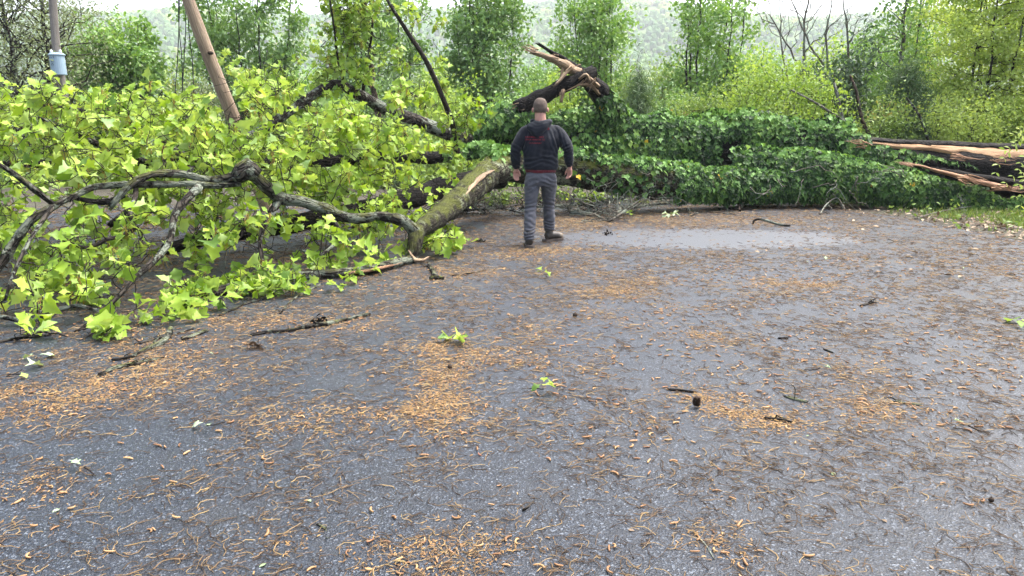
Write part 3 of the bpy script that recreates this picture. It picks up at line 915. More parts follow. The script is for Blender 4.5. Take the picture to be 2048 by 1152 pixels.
BC = limb('dead_stub', [(248, 391, 7.3, 5.1), (222, 402, 7.2, 6.0), (190, 404, 7.1, 6.0), (158, 398, 7.0, 4.2)], 'bark_wet', 8, 0.4, 9, step=0.05, jag1=0.06)
B2 = limb('branch', [(398, 374, 7.5, 8.2), (374, 398, 7.3, 8.2), (350, 430, 7.1, 7.4), (340, 480, 6.9, 6.6), (318, 512, 6.7, 6.6), (270, 556, 6.3, 5.7), (230, 600, 6.0, 4.9), (180, 642, 5.72, 4.1), (126, 690, 5.3, 2.5)], 'bark', 9, 0.25, 8, step=0.06)
B3 = limb('branch', [(272, 376, 7.4, 5), (270, 395, 7.2, 5), (259, 430, 7.0, 5), (272, 456, 6.9, 4), (242, 472, 6.8, 4), (214, 479, 6.7, 4), (176, 496, 6.6, 4), (140, 486, 6.5, 3), (105, 472, 6.4, 3)], 'twig', 7, 0.2, 9, step=0.06)
B4 = limb('branch', [(106, 408, 6.85, 5), (60, 372, 6.75, 6), (20, 342, 6.7, 5), (-40, 310, 6.6, 5)], 'bark_lichen', 8, 0.25, 9, step=0.06)
B5 = limb('branch', [(192, 620, 5.85, 4), (160, 611, 5.8, 4), (120, 618, 5.75, 5), (62, 642, 5.7, 5), (0, 634, 5.7, 5), (-60, 640, 5.7, 4)], 'bark', 7, 0.2, 9, step=0.06)
B6P = []
for x, y, r in ((330, 600, 8), (380, 592, 9), (440, 582, 10), (505, 560, 11), (600, 552, 10), (690, 545, 10), (760, 534, 10), (830, 516, 9)):
    q = gr(x, y + r)
    rr = r * mpx(q[1])
    B6P.append(np.r_[q[0], q[1] + rr * 0.6, rr * 0.9, rr])
g = Geo(); B6 = spline(B6P, 0.08); tube(g, B6, 10, 0.3, 6)
mk('branch', g, MAT['bark_lichen'], OAK, tc=True); LIMBS.append(B6)
g = Geo()
wp = [np.r_[gr(x, y) + [0, 0, 0.05], 0.03] for x, y in ((700, 556), (735, 551), (760, 546), (790, 537))]
tube(g, spline(wp, 0.05), 6, 0.5, 12, 0.08, 0.12, flat=0.6)
mk('splinter', g, MAT['torn_red'], OAK, tc=True)
L3 = limb('limb', [(965, 296, 15.2, 14), (930, 308, 13.6, 13), (860, 316, 12.8, 12), (780, 313, 12.2, 12), (680, 318, 11.5, 14), (600, 322, 11.0, 13), (480, 326, 10.5, 11), (300, 328, 10.0, 10), (100, 326, 9.4, 9), (0, 329, 9.0, 8), (-120, 335, 8.6, 7)], 'bark_wet', 10, 0.25, 5)
L1 = limb('limb', [(945, 284, 15.4, 17), (900, 268, 14.5, 14), (830, 240, 13.8, 12), (770, 218, 13.2, 11), (730, 196, 12.8, 11), (700, 180, 12.4, 10), (665, 168, 12.2, 9), (600, 208, 11.6, 9), (540, 250, 11.2, 9), (480, 284, 10.8, 9), (400, 330, 10.3, 9), (300, 392, 9.5, 8), (220, 450, 8.8, 6)], 'bark', 10, 0.22, 6)
L4 = limb('branch', [(916, 310, 12.7, 6), (905, 250, 12.3, 6), (885, 195, 12.0, 5), (852, 122, 11.8, 5), (812, 60, 11.6, 4), (776, 2, 11.4, 3), (745, -60, 11.2, 2)], 'twig', 7, 0.12, 6)
L5 = limb('branch', [(690, 178, 12.4, 4), (676, 120, 12.2, 2.5), (668, 55, 12.0, 2), (655, -30, 11.8, 2)], 'twig', 6, 0.15, 6)
L5b = limb('branch', [(725, 190, 12.7, 3.5), (735, 120, 12.6, 2.5), (745, 50, 12.5, 2), (735, -30, 12.4, 2)], 'twig', 6, 0.15, 6)
L6 = limb('branch', [(618, 205, 11.7, 4), (627, 230, 11.6, 4), (622, 255, 11.5, 4), (630, 290, 11.5, 3)], 'twig', 6, 0.2, 8)
L7 = limb('limb', [(1000, 355, 13.0, 22), (900, 372, 12.2, 22), (800, 402, 11.0, 20), (650, 436, 9.9, 19), (520, 455, 9.2, 20), (430, 472, 8.8, 15), (330, 500, 8.3, 12)], 'bark_wet', 12, 0.25, 5)
L8 = limb('branch', [(560, 398, 8.0, 8), (535, 440, 7.8, 7), (520, 480, 7.6, 5), (528, 540, 7.3, 4)], 'bark', 7, 0.25, 8)
L9 = limb('branch', [(400, 330, 10.3, 8), (330, 290, 10.0, 6), (260, 255, 9.7, 5), (180, 225, 9.4, 4), (90, 210, 9.0, 3)], 'bark', 8, 0.2, 8)
L10 = limb('branch', [(300, 328, 10.0, 7), (200, 290, 9.2, 6), (110, 250, 8.6, 4), (30, 215, 8.2, 3)], 'bark', 8, 0.2, 8)
L11 = limb('branch', [(650, 417, 8.2, 6), (680, 470, 8.0, 4), (640, 510, 7.7, 4), (600, 500, 7.6, 3)], 'bark', 7, 0.2, 8)
L12 = limb('branch', [(106, 411, 6.85, 5), (60, 480, 6.3, 4), (30, 540, 6.0, 4), (10, 600, 5.8, 3)], 'bark', 7, 0.2, 8)
CROWN = [B1, BA, BB, B2, B3, B4, B5, B6[:-6], L3, L1[6:], L4, L5, L5b, L7[8:], L8, L9, L10, L11, L12]

# gash on the mossy stem, and a black ball painting a cavity's inner shade
g = Geo()
gp = [np.r_[at(x, y, Y), 0.042] for x, y, Y in ((930, 390, 10.2), (946, 370, 10.6), (966, 351, 11.0), (994, 337, 11.6))]
gp[0][3] = gp[-1][3] = 0.015
tube(g, spline(gp, 0.05), 7, 0.6, 12, flat=0.5)
mk('torn_wood', g, MAT['torn_old'], OAK, tc=True)
g = Geo(); ball(g, at(925, 396, 10.32), (0.07, 0.06, 0.09)); mk('hollow_shade', g, MAT['black'], OAK)
g = Geo()
tube(g, spline([np.r_[at(820, 505, 8.3), 0.012], np.r_[at(832, 520, 8.27), 0.03], np.r_[at(846, 521, 8.25), 0.032], np.r_[at(856, 514, 8.3), 0.01]], 0.02), 7, 0.8, 30, 0.04, 0.05, flat=0.6)
mk('torn_wood', g, MAT['torn_old'], OAK, tc=True)

# the snapped stem sticking up out of the ivy
S1 = limb('broken_stem', [(1240, 275, 15.7, 26), (1225, 235, 15.6, 22), (1212, 205, 15.4, 20), (1192, 176, 15.2, 19), (1172, 158, 15.1, 14)], 'bark_wet', 12, 0.2, 6, step=0.06, jag1=0.1)
limb('bark_slab', [(1212, 192, 15.2, 12), (1190, 165, 15.1, 12), (1160, 140, 15.05, 10), (1130, 121, 15.0, 9), (1108, 108, 15.0, 7), (1080, 90, 15.0, 4)], 'bark_wet', 9, 0.35, 9, label='dark bark slab of the snapped stem pointing up', step=0.05, jag1=0.12, flat=0.6)
limb('heartwood', [(1196, 180, 15.1, 9), (1168, 154, 14.98, 12), (1138, 136, 14.93, 12), (1112, 122, 14.92, 9), (1090, 112, 14.92, 7), (1070, 106, 14.92, 5)], 'torn_old', 10, 0.5, 9, label='pale torn wood under the bark slab', step=0.05, jag1=0.12, flat=0.8)
limb('hanging_log', [(1178, 148, 15.0, 13), (1150, 160, 14.9, 14), (1120, 176, 14.85, 14), (1085, 193, 14.8, 15), (1058, 206, 14.75, 15), (1036, 216, 14.7, 14)], 'bark_wet', 12, 0.25, 7, label='dark log hanging folded back from the snapped stem', step=0.06, jag0=0.14, jag1=0.06)
for pp in ([(1142, 134, 14.8, 5), (1128, 151, 14.72, 5), (1112, 169, 14.65, 3)], [(1126, 182, 14.7, 4), (1123, 202, 14.68, 3)], [(1160, 157, 14.75, 5), (1172, 149, 14.72, 6), (1178, 160, 14.75, 4)],
           [(1198, 188, 15.0, 4), (1182, 172, 14.9, 5), (1160, 170, 14.8, 3), (1136, 180, 14.72, 2)], [(1126, 138, 14.85, 3), (1122, 152, 14.8, 2)], [(1180, 158, 14.85, 6), (1196, 172, 14.9, 6)]):
    g = Geo()
    tube(g, path(pp, 0.04), 6, 0.45, 14, 0.06, 0.08, flat=0.6)
    mk('splinter', g, MAT['torn_old'], OAK, tc=True)

# torn fibres at the breaks
g = Geo()
for (x, y, Y, dx, dy, m, sp) in ((1074, 106, 14.9, -22, -8, 12, 6), (1150, 140, 14.85, -18, 16, 10, 12), (1180, 160, 14.8, -14, 12, 10, 10), (1110, 118, 14.88, -20, -6, 8, 8), (1128, 185, 14.7, -4, 18, 5, 6), (1040, 212, 14.65, -12, 4, 8, 8)):
    for _ in range(m):
        a = at(x + rng.normal(0, sp), y + rng.normal(0, sp * .6), Y + rng.normal(0, .06))
        k = rng.uniform(.5, 1.5)
        e = a + (at(x + dx, y + dy, Y) - at(x, y, Y)) * k + rng.normal(0, .03, 3)
        tube(g, wander(a, e, 4, .3, rng.uniform(.008, .02), .002), 4, .4, 20, cap=False)
mk('fibres', g, MAT['torn_old'], OAK, tc=True, kind='stuff')
g = Geo()
for (x, y, Y, dx, dy, m, sp) in ((1830, 330, 13.2, -26, -4, 6, 6), (1930, 356, 13.05, 40, 10, 10, 10), (2000, 374, 12.98, 40, 6, 10, 10), (1735, 288, 14.3, -30, -3, 6, 5), (1900, 312, 14.0, 50, 5, 8, 8), (1990, 318, 13.8, 40, 4, 8, 6)):
    for _ in range(m):
        a = at(x + rng.normal(0, sp), y + rng.normal(0, 3), Y + rng.normal(0, .03))
        e = a + (at(x + dx, y + dy, Y) - at(x, y, Y)) * rng.uniform(.5, 1.4) + rng.normal(0, .02, 3)
        tube(g, wander(a, e, 4, .3, rng.uniform(.006, .014), .002), 4, .4, 20, cap=False)
mk('fibres', g, MAT['torn_red'], OAK, tc=True, kind='stuff')

# the split in the trunk at the right
T, U, W = frames(T1[:, :3])
ct = T1[:, :3]
pxs = proj(ct)[0]
def trunk_pt(px, ang, k):
    """surface point of the main trunk at picture column px and angle above the facing side, k radii out"""
    i = int(np.clip(np.searchsorted(-pxs, -px), 1, len(pxs) - 1))
    f = np.clip((pxs[i - 1] - px) / (pxs[i - 1] - pxs[i] + 1e-9), 0, 1)
    c = ct[i - 1] * (1 - f) + ct[i] * f
    r = T1[i - 1, 3] * (1 - f) + T1[i, 3] * f
    n = np.array([0.0, -math.cos(ang), math.sin(ang)])
    return c + n * r * k
def band(px0, px1, lo, hi, k0, k1, n=60, m=7, jag=0.05, sd=0):
    """a raised sheet on the trunk between two angle curves, closed at its edges"""
    g = Geo()
    xs = np.linspace(px0, px1, n)
    V = []
    for a, x in enumerate(xs):
        t_ = a / (n - 1)
        l, h = lo(t_), hi(t_)
        l += (vnoise([[x * 0.05, sd, 0]], 1, 3)[0] - 0.5) * jag * 2
        h += (vnoise([[x * 0.05, sd, 9]], 1, 3)[0] - 0.5) * jag
        row = [trunk_pt(x, l, k0)]
        for b in range(m):
            q = l + (h - l) * b / (m - 1)
            kk = k1 * (1 - 0.02 * (b in (0, m - 1))) + (vnoise([[x * 0.02, b * 2.3, sd]], 1, 5)[0] - 0.5) * 0.09
            row.append(trunk_pt(x, q, kk))
        row.append(trunk_pt(x, h, k0))
        V += row
    w = m + 2
    i = np.arange(n - 1)[:, None] * w
    j = np.arange(w - 1)[None]
    V = np.array(V)
    tc = np.stack([np.tile(np.arange(w) * 0.05, n), np.zeros(n * w), np.repeat(xs * 0.01, w)], -1)
    g.add(V, np.stack([i + j, i + j + 1, i + w + j + 1, i + w + j], -1).reshape(-1, 4), tc=tc)
    return g
g = band(1705, 2300, lambda t: 1.02 - 0.52 * min(1, t * 2.0), lambda t: 1.12 - 0.06 * t, 0.85, 1.06, jag=0.07)
o = mk('split_wood', g, MAT['torn_wood'], OAK, tc=True)
o['label'] = 'long pale strip of split wood along the top of the trunk'
g = band(1700, 2300, lambda t: 1.12 - 0.05 * t, lambda t: 1.95, 0.9, 1.12, jag=0.08, sd=4)
mk('bark_strip', g, MAT['bark_wet'], OAK, tc=True)
g = Geo()
sp = [np.r_[at(x, y, Y), r * mpx(Y)] for x, y, Y, r in ((1803, 326, 13.4, 2), (1840, 332, 13.35, 5), (1880, 343, 13.3, 6), (1930, 356, 13.2, 8), (1980, 369, 13.15, 9), (2010, 376, 13.1, 8), (2030, 378, 13.1, 4))]
tube(g, spline(sp, 0.06), 8, 0.5, 6, 0.1, 0.15, flat=0.55)
o = mk('splinter', g, MAT['torn_red'], OAK, tc=True); o['label'] = 'long reddish splinter hanging off the trunk'
g = Geo()
sp = [np.r_[at(x, y, Y), r * mpx(Y)] for x, y, Y, r in ((1870, 336, 13.5, 3), (1910, 345, 13.45, 8), (1970, 357, 13.4, 11), (2048, 368, 13.3, 12), (2200, 387, 13.2, 12))]
tube(g, spline(sp, 0.08), 9, 0.4, 5, 0.1, flat=0.6)
mk('bark_slab', g, MAT['bark_wet'], OAK, tc=True)
g = Geo()
sp = [np.r_[at(x, y, Y), r * mpx(Y)] for x, y, Y, r in ((1985, 381, 13.32, 3), (2020, 378, 13.3, 5), (2060, 378, 13.25, 6), (2160, 388, 13.1, 6))]
tube(g, spline(sp, 0.06), 8, 0.5, 6, 0.15, flat=0.55)
mk('splinter', g, MAT['torn_red'], OAK, tc=True)

# --- oak leaves
def oak_leaf(seed):
    r = np.random.default_rng(seed)
    ys = np.array([0, .14, .30, .41, .50, .57, .66, .80, .87, 1.02])
    xr = np.array([.02, .06, .12, .17, .47, .53, .24, .36, .16, .02]) * r.uniform(0.85, 1.15)
    soft = r.uniform(0.0, 0.5)
    xr = xr * (1 - soft) + np.array([.02, .07, .14, .22, .33, .38, .36, .29, .20, .03]) * soft
    xl = xr * r.uniform(0.85, 1.15) * (1 + r.normal(0, 0.06, 10))
    bend, fold, tw = r.uniform(-0.15, 0.7), r.uniform(0.05, 0.65), r.normal(0, 0.35)
    V = []
    for y, a, b in zip(ys, xl, xr):
        for x in (-a, 0, b):
            z = fold * abs(x) - bend * y * y + tw * x * y + 0.05 * math.sin(9 * y + seed) * abs(x) * 4
            V.append((x, y, z))
    V = np.array(V)
    Fq = []
    for k in range(9):
        i = 3 * k
        Fq += [(i, i + 1, i + 4, i + 3), (i + 1, i + 2, i + 5, i + 4)]
    return V, np.array(Fq)
LT = [oak_leaf(s) for s in range(16)]

yb_x = [-120, 0, 130, 260, 330, 400, 480, 570, 640, 700, 830, 905, 960]
yb_y = [690, 680, 688, 690, 660, 645, 625, 606, 585, 570, 515, 485, 330]
yt_x = [-120, 0, 60, 130, 200, 300, 400, 450, 520, 600, 640, 760, 800, 860, 940, 960]
yt_y = [130, 150, 168, 185, 180, 185, 195, 135, 140, 165, 190, 180, 150, 170, 240, 260]
tips = []
BP = np.vstack([s[:, :3] for s in (B1, K1, BA, BB, B2)])
BPX, BPY, _ = proj(BP)
BPD = BP[:, 1]
NL1 = int(len(L1) * .62)
LP = np.vstack([L1[:int(len(L1) * .62), :3], L4[:, :3], L3[10:40, :3]])
LPX, LPY, _ = proj(LP)
LPD = LP[:, 1]
def clump_at(px, py, Y):
    P = at(px, py, Y)
    if P[2] < 0.07:
        P[2] = 0.07
    d2_ = (BPX - px) ** 2 + (BPY - py) ** 2
    k = np.argmin(d2_)
    if d2_[k] < 34 ** 2 and Y < BPD[k] + 0.12 and rng.random() < 0.93:   # keep the big crooked branch in the open
        return
    d3_ = (LPX - px) ** 2 + (LPY - py) ** 2
    k = np.argmin(d3_)
    if d3_[k] < 22 ** 2 and Y < LPD[k] + 0.15 and rng.random() < (0.92 if k < NL1 else 0.6):
        return
    if 150 < py < 250 and Y < 12.9 and abs((px - 358) - (py + 40) * 0.389) < 34 or 60 < py <= 150 and abs((px - 358) - (py + 40) * 0.389) < 26:
        return                                     # the tilted pole stays in sight
    tips.append(P)
def try_clusters(n, x0, x1, dens, top=None, bot=None):
    k = 0
    while k < n:
        px = rng.uniform(x0, x1)
        yb, yt = np.interp(px, yb_x, yb_y), np.interp(px, yt_x, yt_y)
        yt, yb = max(yt, top or -999), min(yb, bot or 9999)
        yt += 45 * (vnoise([[px * 0.03, 1.5, 0.3]], 1, 9)[0] - 0.35)
        py = rng.uniform(yt, yb)
        if py > yb - 45 and rng.random() < 0.5:
            continue
        if rng.random() > dens(px, py):
            continue
        Yf = gr(px, np.interp(px, yb_x, yb_y))[1]
        f = (np.interp(px, yb_x, yb_y) - py) / 500
        ymin = Yf + 0.05 + 2.6 * max(f, 0) ** 1.2
        ymax = min(13.0, ymin + 5.5 * max(f, 0.0) + 0.25)
        if py > 250:
            ymax = min(ymax, gr(px, py)[1] - 0.1)
        Y = ymin + (max(ymax, ymin + 0.02) - ymin) * rng.random() ** 0.9
        clump_at(px, py, Y)
        k += 1
def dens(px, py):
    d = 1.0
    if px < 330 and 545 < py < 660: d *= 0.42
    if 300 < px < 640 and 460 < py < 570: d *= 0.45
    if px < 330 and py > 660: d *= 0.5
    if 560 < px < 800 and 470 < py < 520: d *= 0.6
    if px > 850 and py < 470: d *= 0.55
    if px > 760 and py > 330 and py < 400: d *= 0.7
    if 380 < px < 600 and py > 600: d *= 0.5
    q = vnoise([[px * 0.011, py * 0.013, 2.0]], 1, 6)[0]
    return d * np.clip(0.25 + 1.3 * q, 0, 1)
try_clusters(820, -110, 930, dens)
try_clusters(330, 430, 960, dens, bot=360)
try_clusters(480, -100, 640, dens, bot=400)
for _ in range(170):                                   # upright spray
    py = rng.uniform(-60, 190)
    clump_at(700 + rng.normal(0, 38) + 20 * math.sin(py * 0.03), py, rng.uniform(11.9, 12.7))
for (cx, cy, Y, n, s) in ((830, 200, 12.2, 14, 35), (880, 250, 12.3, 14, 35), (930, 235, 12.6, 10, 25), (800, 120, 12.0, 8, 25), (770, 250, 12.4, 14, 40), (600, 180, 11.6, 12, 30), (560, 150, 11.6, 10, 30), (905, 300, 12.3, 10, 30), (480, 150, 11.5, 7, 22), (520, 190, 11.4, 8, 25), (860, 40, 11.9, 3, 14), (895, 170, 12, 5, 18), (870, 130, 11.8, 3, 14), (930, 200, 12.2, 6, 16), (800, 30, 11.6, 4, 15), (300, 195, 9.2, 10, 40), (90, 190, 8.2, 9, 35), (210, 225, 8.8, 9, 40), (880, 490, 8.75, 5, 12), (900, 480, 8.9, 4, 8), (530, 605, 6.95, 8, 20), (490, 610, 6.85, 5, 14), (570, 595, 7.1, 4, 10), (225, 675, 5.45, 6, 16), (830, 480, 8.4, 5, 10), (845, 480, 8.4, 4, 12), (690, 590, 7.3, 0, 6), (440, 110, 12.2, 2, 8), (455, 165, 12.4, 4, 12)):
    for _ in range(n):
        clump_at(cx + rng.normal(0, s), cy + rng.normal(0, s * 0.6), Y + rng.normal(0, 0.12))
tips = np.array(tips)

# twigs grow from the nearest limb or twig already there
nodes_p = np.vstack([s[:, :3] for s in CROWN])
nodes_r = np.concatenate([s[:, 3] for s in CROWN])
dd = np.array([np.min(np.linalg.norm(nodes_p - p, axis=1)) for p in tips])
gtw = Geo()
LC, LD, LN, LS = [], [], [], []
tassels = []
for k in np.argsort(dd):
    p = tips[k]
    v = nodes_p - p
    q = np.linalg.norm(v, axis=1) + 0.3 * np.maximum(nodes_p[:, 2] - p[2], 0)
    i = int(np.argmin(q))
    a = nodes_p[i]
    L = np.linalg.norm(p - a)
    if L > 1.6 and p[2] < 2.2:
        b = a + (p - a) * (1 - 0.9 / L) if L < 3 else p + norm(np.array([rng.normal(), rng.normal(), -0.6])) * 0.5
        a = b
        L = np.linalg.norm(p - a)
    n = 7
    w = wander(a, p, n, 0.55, min(max(0.006 + 0.005 * L, 0.005), nodes_r[i] * 0.8 + 0.001), 0.003, -0.06 if p[2] > 0.4 else 0.05)
    w[:, 2] = np.maximum(w[:, 2], 0.01)
    tube(gtw, w, 5, cap=False, seed=k)
    nodes_p = np.vstack([nodes_p, w[2:, :3]])
    nodes_r = np.concatenate([nodes_r, w[2:, 3]])
    d = norm(w[-1, :3] - w[-2, :3])
    nl = rng.integers(5, 9)
    a0 = rng.random() * 6.28
    e1 = norm(np.cross(d, [0.3, 0.2, 1.0]))
    e2 = np.cross(d, e1)
    for j in range(nl):
        an = a0 + 2.4 * j
        ld = norm(d * rng.uniform(0.0, 0.9) + e1 * math.cos(an) + e2 * math.sin(an) + [0, 0, rng.uniform(-0.8, 0.3)])
        base = w[-1, :3] - d * rng.uniform(0, 0.07)
        LC.append(base + ld * 0.015)
        LD.append(ld)
        LN.append(norm(rng.normal(0, 0.6, 3) + [0, -0.35, 0.8]))
        LS.append(rng.uniform(0.055, 0.16) * (1.0 if p[1] < 10 else 0.95))
    if rng.random() < 0.33:
        tassels.append(w[-1, :3])
    for s_ in range(rng.integers(0, 4)):                # bare side twigs
        j = rng.integers(2, 6)
        e = w[j, :3] + norm(rng.normal(0, 1, 3)) * rng.uniform(0.1, 0.45)
        e[2] = max(e[2], 0.02)
        tube(gtw, wander(w[j, :3], e, 5, 0.7, 0.005, 0.0025), 4, cap=False, seed=s_)
mk('twigs', gtw, MAT['twig'], OAK, tc=True, kind='stuff')
LC, LD, LN, LS = np.array(LC), np.array(LD), np.array(LN), np.array(LS)
# tilt leaves that would dip under the drive
low = LC[:, 2] + LD[:, 2] * LS < 0.015
LD[low, 2] = np.abs(LD[low, 2]) * 0.3
LC[:, 2] = np.maximum(LC[:, 2], 0.02)
LM = orient(LD, LN) * LS[:, None, None]
LK = rng.integers(0, len(LT), len(LC))
LR = np.clip(0.55 * vnoise(LC, 0.9, 8) + 0.25 + rng.normal(0, 0.17, len(LC)), 0, 0.999)
print('oak leaves', len(LC), 'clusters', len(tips))

def pick_front(C, size, n, cell=12):
    """the n pieces that show largest: nearest per picture cell, then by size over distance"""
    X, Y_, D = proj(C)
    ok = (X > 6) & (X < 2042) & (Y_ > 6) & (Y_ < 1146) & (D > 0.3)
    best = {}
    for i in np.nonzero(ok)[0]:
        k = (int(X[i] // cell), int(Y_[i] // cell))
        if k not in best or D[i] < D[best[k]]:
            best[k] = i
    ids = np.array(list(best.values()))
    o = np.argsort(-(size[ids] / D[ids]))
    return ids[o[:n]]
cen = LC + LD * LS[:, None] * 0.6
front = pick_front(cen, LS, 300, 20)
rest = np.ones(len(LC), bool)
rest[front] = False
g = Geo()
for k, (TV, TF) in enumerate(LT):
    s_ = rest & (LK == k)
    g.scatter(TV, TF, LM[s_], LC[s_], LR[s_])
mk('foliage', g, MAT['oak'], OAK, smooth=True, kind='stuff')
LEAFME = []
for k, (TV, TF) in enumerate(LT):
    g = Geo(); g.add(TV, TF, 0.02 + 0.03 * k)
    LEAFME.append(g.mesh('leaf', MAT['oak'], single=True))
def leaf_obj(parent, me, M, T):
    o = bpy.data.objects.new('leaf', me)
    COL.objects.link(o)
    o.parent = parent
    m4 = np.eye(4)
    m4[:3, :3] = M
    m4[:3, 3] = T - ORG[parent.name]
    o.matrix_basis = Matrix(m4.tolist())
    return o
for i in front:
    leaf_obj(OAK, LEAFME[LK[i]], LM[i], LC[i])
# hanging tassels of oak flowers
g = Geo()
for p in tassels:
    for _ in range(rng.integers(4, 9)):
        a = p + rng.normal(0, 0.012, 3)
        b = a + [rng.normal(0, 0.025), rng.normal(0, 0.025), -rng.uniform(0.06, 0.13)]
        b[2] = max(b[2], 0.012)
        tube(g, wander(a, b, 4, 0.4, 0.0022, 0.0028), 3, rnd=rng.random(), cap=False)
mk('tassels', g, MAT['tassel'], OAK, kind='stuff')

# ------------------------------------------------------------------ ivy on the trunk
IVY = thing('ivy', 'thick dark green ivy covering the middle of the fallen trunk', 'ivy', [at(1400, 330, 14.0)[0], 14.4, 0.0])
IVL = np.array([(0, 0, 0), (0.30, -0.08, 0.03), (0.52, 0.30, 0.0), (0.26, 0.50, 0.05), (0, 1.0, -0.12), (-0.26, 0.50, 0.05), (-0.52, 0.30, 0.0), (-0.30, -0.08, 0.03), (0, 0.32, -0.05)], float)
IVF = np.array([(8, 0, 1), (8, 1, 2), (8, 2, 3), (8, 3, 4), (8, 4, 5), (8, 5, 6), (8, 6, 7), (8, 7, 0)])
IC, IND, IY = [], [], []
def ivy_on(pathrows, n, a0, a1, thick, dens, seed, young=0.10):
    C = pathrows[:, :3]
    r = pathrows[:, 3]
    X = proj(C)[0]
    T_, _, _ = frames(C)
    k = 0
    while k < n:
        i = rng.integers(0, len(C) - 1)
        f = rng.random()
        c = C[i] * (1 - f) + C[i + 1] * f
        rr = r[i] * (1 - f) + r[i + 1] * f
        px = X[i] * (1 - f) + X[i + 1] * f
        a = rng.uniform(a0, a1)
        if rng.random() > dens(px, a):
            continue
        tt = norm(np.array([T_[i, 0], T_[i, 1], T_[i, 2]]))
        nrm = np.array([0, -math.cos(a), math.sin(a)])
        nrm = norm(nrm - tt * np.dot(nrm, tt))
        q = c + nrm * rr
        th_ = thick(px, a) * (0.15 + 1.25 * vnoise([q], 2.6, seed)[0] + 0.35 * vnoise([q], 7, seed + 1)[0] - 0.2)
        p = q + nrm * max(th_, 0.0) * rng.random() ** 0.45
        if p[2] < 0.03:
            continue
        IC.append(p)
        IND.append(nrm)
        IY.append(young + (0.6 if a > 0.8 else 0))  # upper sides get more pale leaves: light from above painted in
        k += 1
def d1(px, a):
    if px < 945 or px > 1990: return 0.0
    if px > 1690:                                   # thins to a trail on the bare trunk
        return np.clip((1850 - px) / 150, 0, 1) * (1.0 if a < 0.85 else 0.25) if a < 0.9 - (px - 1690) * 0.0022 else 0.0
    h = vnoise([[px * 0.02, a * 1.5, 0.5]], 1, 41)[0]
    if px < 1480 and a < 0.3: return 0.22 * (h > 0.5)
    return 1.0 if h > 0.22 else 0.35
ivy_on(T1, 9000, -0.7, 2.2, lambda px, a: 0.13 + 0.22 * np.clip((a - 0.1) / 0.9, 0, 1) * (px < 1720), d1, 51)
def d2(px, a):
    if px < 985 or px > 1765: return 0.0
    h = vnoise([[px * 0.02, a * 1.5, 4.5]], 1, 43)[0]
    if px < 1340: return (1.0 if a > 0.75 else (0.12 if px > 1180 else 0.03)) * (h > 0.25) * (0.45 if px < 1140 else 1)
    return 1.0 if h > 0.2 else 0.4
ivy_on(T2, 4800, -0.85, 2.0, lambda px, a: 0.09 + 0.04 * (a > 0.5), d2, 61)
curt = path([(2120, 440, 13.2, 20), (1990, 421, 13.5, 22), (1900, 399, 13.75, 26), (1820, 382, 13.85, 29), (1740, 366, 13.95, 33), (1640, 352, 14.0, 38), (1540, 345, 14.1, 38), (1450, 335, 14.2, 34)])
ivy_on(curt, 5600, -1.0, 1.7, lambda px, a: 0.16, lambda px, a: 0.0 if rng.random() > (px - 1440) / 150 else 1.0 if px < 2100 and vnoise([[px * 0.03, a * 1.5, 7.5]], 1, 47)[0] > 0.2 else 0.3, 71, 0.02)
ivy_on(path([(1248, 262, 15.6, 26), (1225, 232, 15.5, 24), (1208, 205, 15.3, 21), (1200, 186, 15.2, 16)], 0.05), 900, -1.4, 3.0, lambda px, a: 0.13, lambda px, a: 1.0, 81)
ivy_on(path([(1052, 245, 15.0, 22), (1015, 235, 14.9, 24), (985, 255, 14.9, 24), (960, 262, 15.0, 16)], 0.05), 1300, -1.2, 3.0, lambda px, a: 0.18, lambda px, a: 0.9, 91, 0.45)
ivy_on(path([(1000, 316, 12.9, 12), (950, 312, 13.1, 12), (890, 322, 12.9, 10)], 0.05), 500, 0.1, 2.4, lambda px, a: 0.14, lambda px, a: 0.9, 95, 0.6)
# strands hanging in the hollow between the two stems
for _ in range(150):
    px = rng.uniform(1140, 1440)
    a = at(px, rng.uniform(265, 300), 15.0)
    for q in range(rng.integers(5, 14)):
        IC.append(a + [rng.normal(0, 0.03), rng.normal(0, 0.03), -0.055 * q]); IND.append(np.array([rng.normal(0, 0.3), -1, 0.2])); IY.append(0.1)
# a single trail of small leaves along the bare trunk
for x in np.arange(1790, 1925, 2.2):
    a = 0.62 - (x - 1790) * 0.0032 + 0.05 * math.sin(x * 0.1)
    IC.append(trunk_pt(x, a, 1.04)); IND.append(np.array([0, -0.8, 0.6])); IY.append(0.6)
IC, IND, IY = np.array(IC), norm(np.array(IND)), np.array(IY)
n = len(IC)
dn = norm(np.column_stack([rng.normal(0, 0.5, n), rng.normal(0, 0.25, n), np.full(n, -1.0)]) + IND * 0.35)
nn = norm(IND + [0, 0, 0.45] + rng.normal(0, 0.38, (n, 3)))
IS = rng.uniform(0.07, 0.125, n)
IM = orient(dn, nn) * IS[:, None, None]
yg = rng.random(n) < IY * np.clip(0.3 + 1.2 * vnoise(IC, 1.3, 15), 0, 1)
IR = np.clip(-0.1 + 0.5 * vnoise(IC, 1.8, 19) + rng.random(n) * 0.75, 0, 0.974)
IR[rng.random(n) < 0.0012] = 0.99
front = pick_front(IC, IS, 300, 14)
rest = np.ones(n, bool)
rest[front] = False
for y_, mname, oname in ((False, 'ivy', 'foliage'), (True, 'ivy_young_lit', 'young_lit_foliage')):
    g = Geo()
    s_ = rest & (yg == y_)
    g.scatter(IVL, IVF, IM[s_], IC[s_], IR[s_])
    mk(oname, g, MAT[mname], IVY, smooth=False, kind='stuff')
ivm = []
for mname in ('ivy', 'ivy_young_lit'):
    g = Geo(); g.add(IVL, IVF, 0.0)
    ivm.append(g.mesh('leaf', MAT[mname], smooth=False, single=True))
